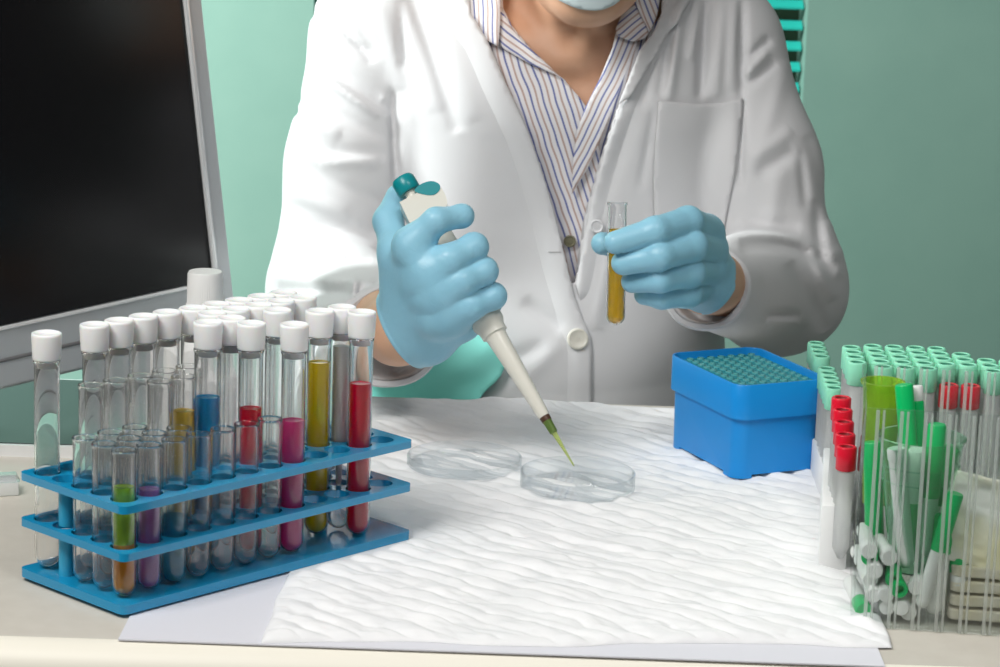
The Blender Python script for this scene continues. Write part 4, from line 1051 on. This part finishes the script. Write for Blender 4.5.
# ------------------------------------------------------------------ pipette
TIP = Vector(A(574, 466, 1.956)); TOP = Vector(A(405, 184, 2.062)); ax_ = (TOP-TIP).normalized(); PL = (TOP-TIP).length
pip = empty('pipette', TIP, 'ivory hand pipette with teal button held by the left glove over the dish', 'pipette', rot=ax_.to_track_quat('Z', 'Y').to_euler())
k_ = PL/.2460
def pl(name, prof, m, n=32, mt=None): bm = bmesh.new(); lathe(bm, [(r_, z*k_) for r_, z in prof], n, mt); return bobj(name, bm, m, pip)
pl('tip', [(0, 0), (.0005, 0), (.0012, .016), (.0020, .028), (.0022, .029), (.0026, .0365), (0, .0365)], M['tip'])
pl('tip_filter', [(0, .0285), (.0030, .0285), (.0034, .0375), (.0036, .0385), (0, .0385)], M['tipdark'])
pl('collar', [(0, .0383), (.0038, .0383), (.0040, .0425), (0, .0425)], M['brown'])
pl('barrel', [(0, .0420), (.0041, .0420), (.0046, .044), (.0078, .108), (.0082, .112), (.0100, .113), (.0102, .118), (.0122, .122), (.0126, .136), (.0108, .140), (.0112, .150), (.0122, .178), (.0120, .200), (.0112, .212), (.0100, .216), (0, .216)], M['ivory'])
# head with finger hook to the right
side = Vector(r_).cross(ax_); side = (Vector(r_)-ax_*Vector(r_).dot(ax_)).normalized()
qi = pip.rotation_euler.to_matrix().inverted(); sx_ = (qi @ side).normalized(); sang = math.atan2(sx_.y, sx_.x)
hook = [(-.0115, .203), (.011, .203), (.0125, .2105), (.0165, .2125), (.0195, .2170), (.0205, .2250), (.0185, .2310), (.0120, .2340), (.0050, .2335), (.0020, .2325), (-.0100, .2325), (-.0120, .2300)]
hp = smooth_poly(hook, 4)
bm = bmesh.new(); vs = prism(bm, [(x, z*k_) for x, z in hp], -.0098, .0098); bevel_all(bm, .0022, 3, 50)
rotm = Matrix.Rotation(sang, 4, 'Z') @ Matrix.Rotation(R(90), 4, 'X'); bmesh.ops.transform(bm, matrix=rotm, verts=bm.verts); bobj('head', bm, M['ivory'], pip)
bm = bmesh.new(); pts = smooth_poly([(.0020, .2345), (.0070, .2285), (.0130, .2250), (.0185, .2262), (.0205, .2300), (.0165, .2352), (.0080, .2368)], 4)
prism(bm, [(x, z*k_) for x, z in pts], -.0103, .0103); bevel_all(bm, .0012, 2, 50); bmesh.ops.transform(bm, matrix=rotm, verts=bm.verts); bobj('ejector_button', bm, M['teal'], pip)
pl('plunger_stem', [(0, .226), (.0046, .226), (.0046, .243), (0, .243)], M['ivory'])
pl('plunger_button', [(0, .2385), (.0080, .2385), (.0090, .2400), (.0090, .2488), (.0078, .2508), (0, .2512)], M['teal'])

# ------------------------------------------------------------------ glass tube in the other hand
tp = A(615.5, 325, 2.082); tt = A(617.5, 202, 2.088); dv = Vector(tt-tp); Lh = dv.length
ht = empty('test_tube', Vector(tp), 'open glass test tube of amber yellow liquid held upright in the right glove', 'test tube', rot=dv.to_track_quat('Z', 'Y').to_euler())
bm = bmesh.new(); lathe(bm, tube_prof(.0072, Lh, .0010, .0007), 40, ends=False); bobj('glass_wall', bm, M['glass'], ht)
bm = bmesh.new(); lathe(bm, liq_prof(.0072, Lh*.785, .0010), 40); l = bobj('liquid', bm, M['liq_amber'], ht); l['label'] = 'amber yellow liquid'

# ------------------------------------------------------------------ turquoise cloth hanging in front of the coat
def lap(P): return torso(P, .012)
def coff(px, py): return .004+.003*np.sin(px*.06+py*.10)+.003*(vnoise(px*.05, py*.06, 31)-.5)
tc_ = panel('draped_cloth', smooth_poly([(300, 330), (352, 350), (410, 372), (440, 352), (478, 330), (506, 350), (500, 376), (478, 400), (474, 440), (300, 450)], 4), lap, coff, .002, M['cloth'], None, 5, (2.1, 2.6))
o0 = Vector((-.06, 2.36, -.05)); tc_.data.transform(Matrix.Translation(-o0)); tc_.location = o0
tag(tc_, 'turquoise cloth hanging in front of the coat behind the pad, under the pipetting hand', 'cloth')
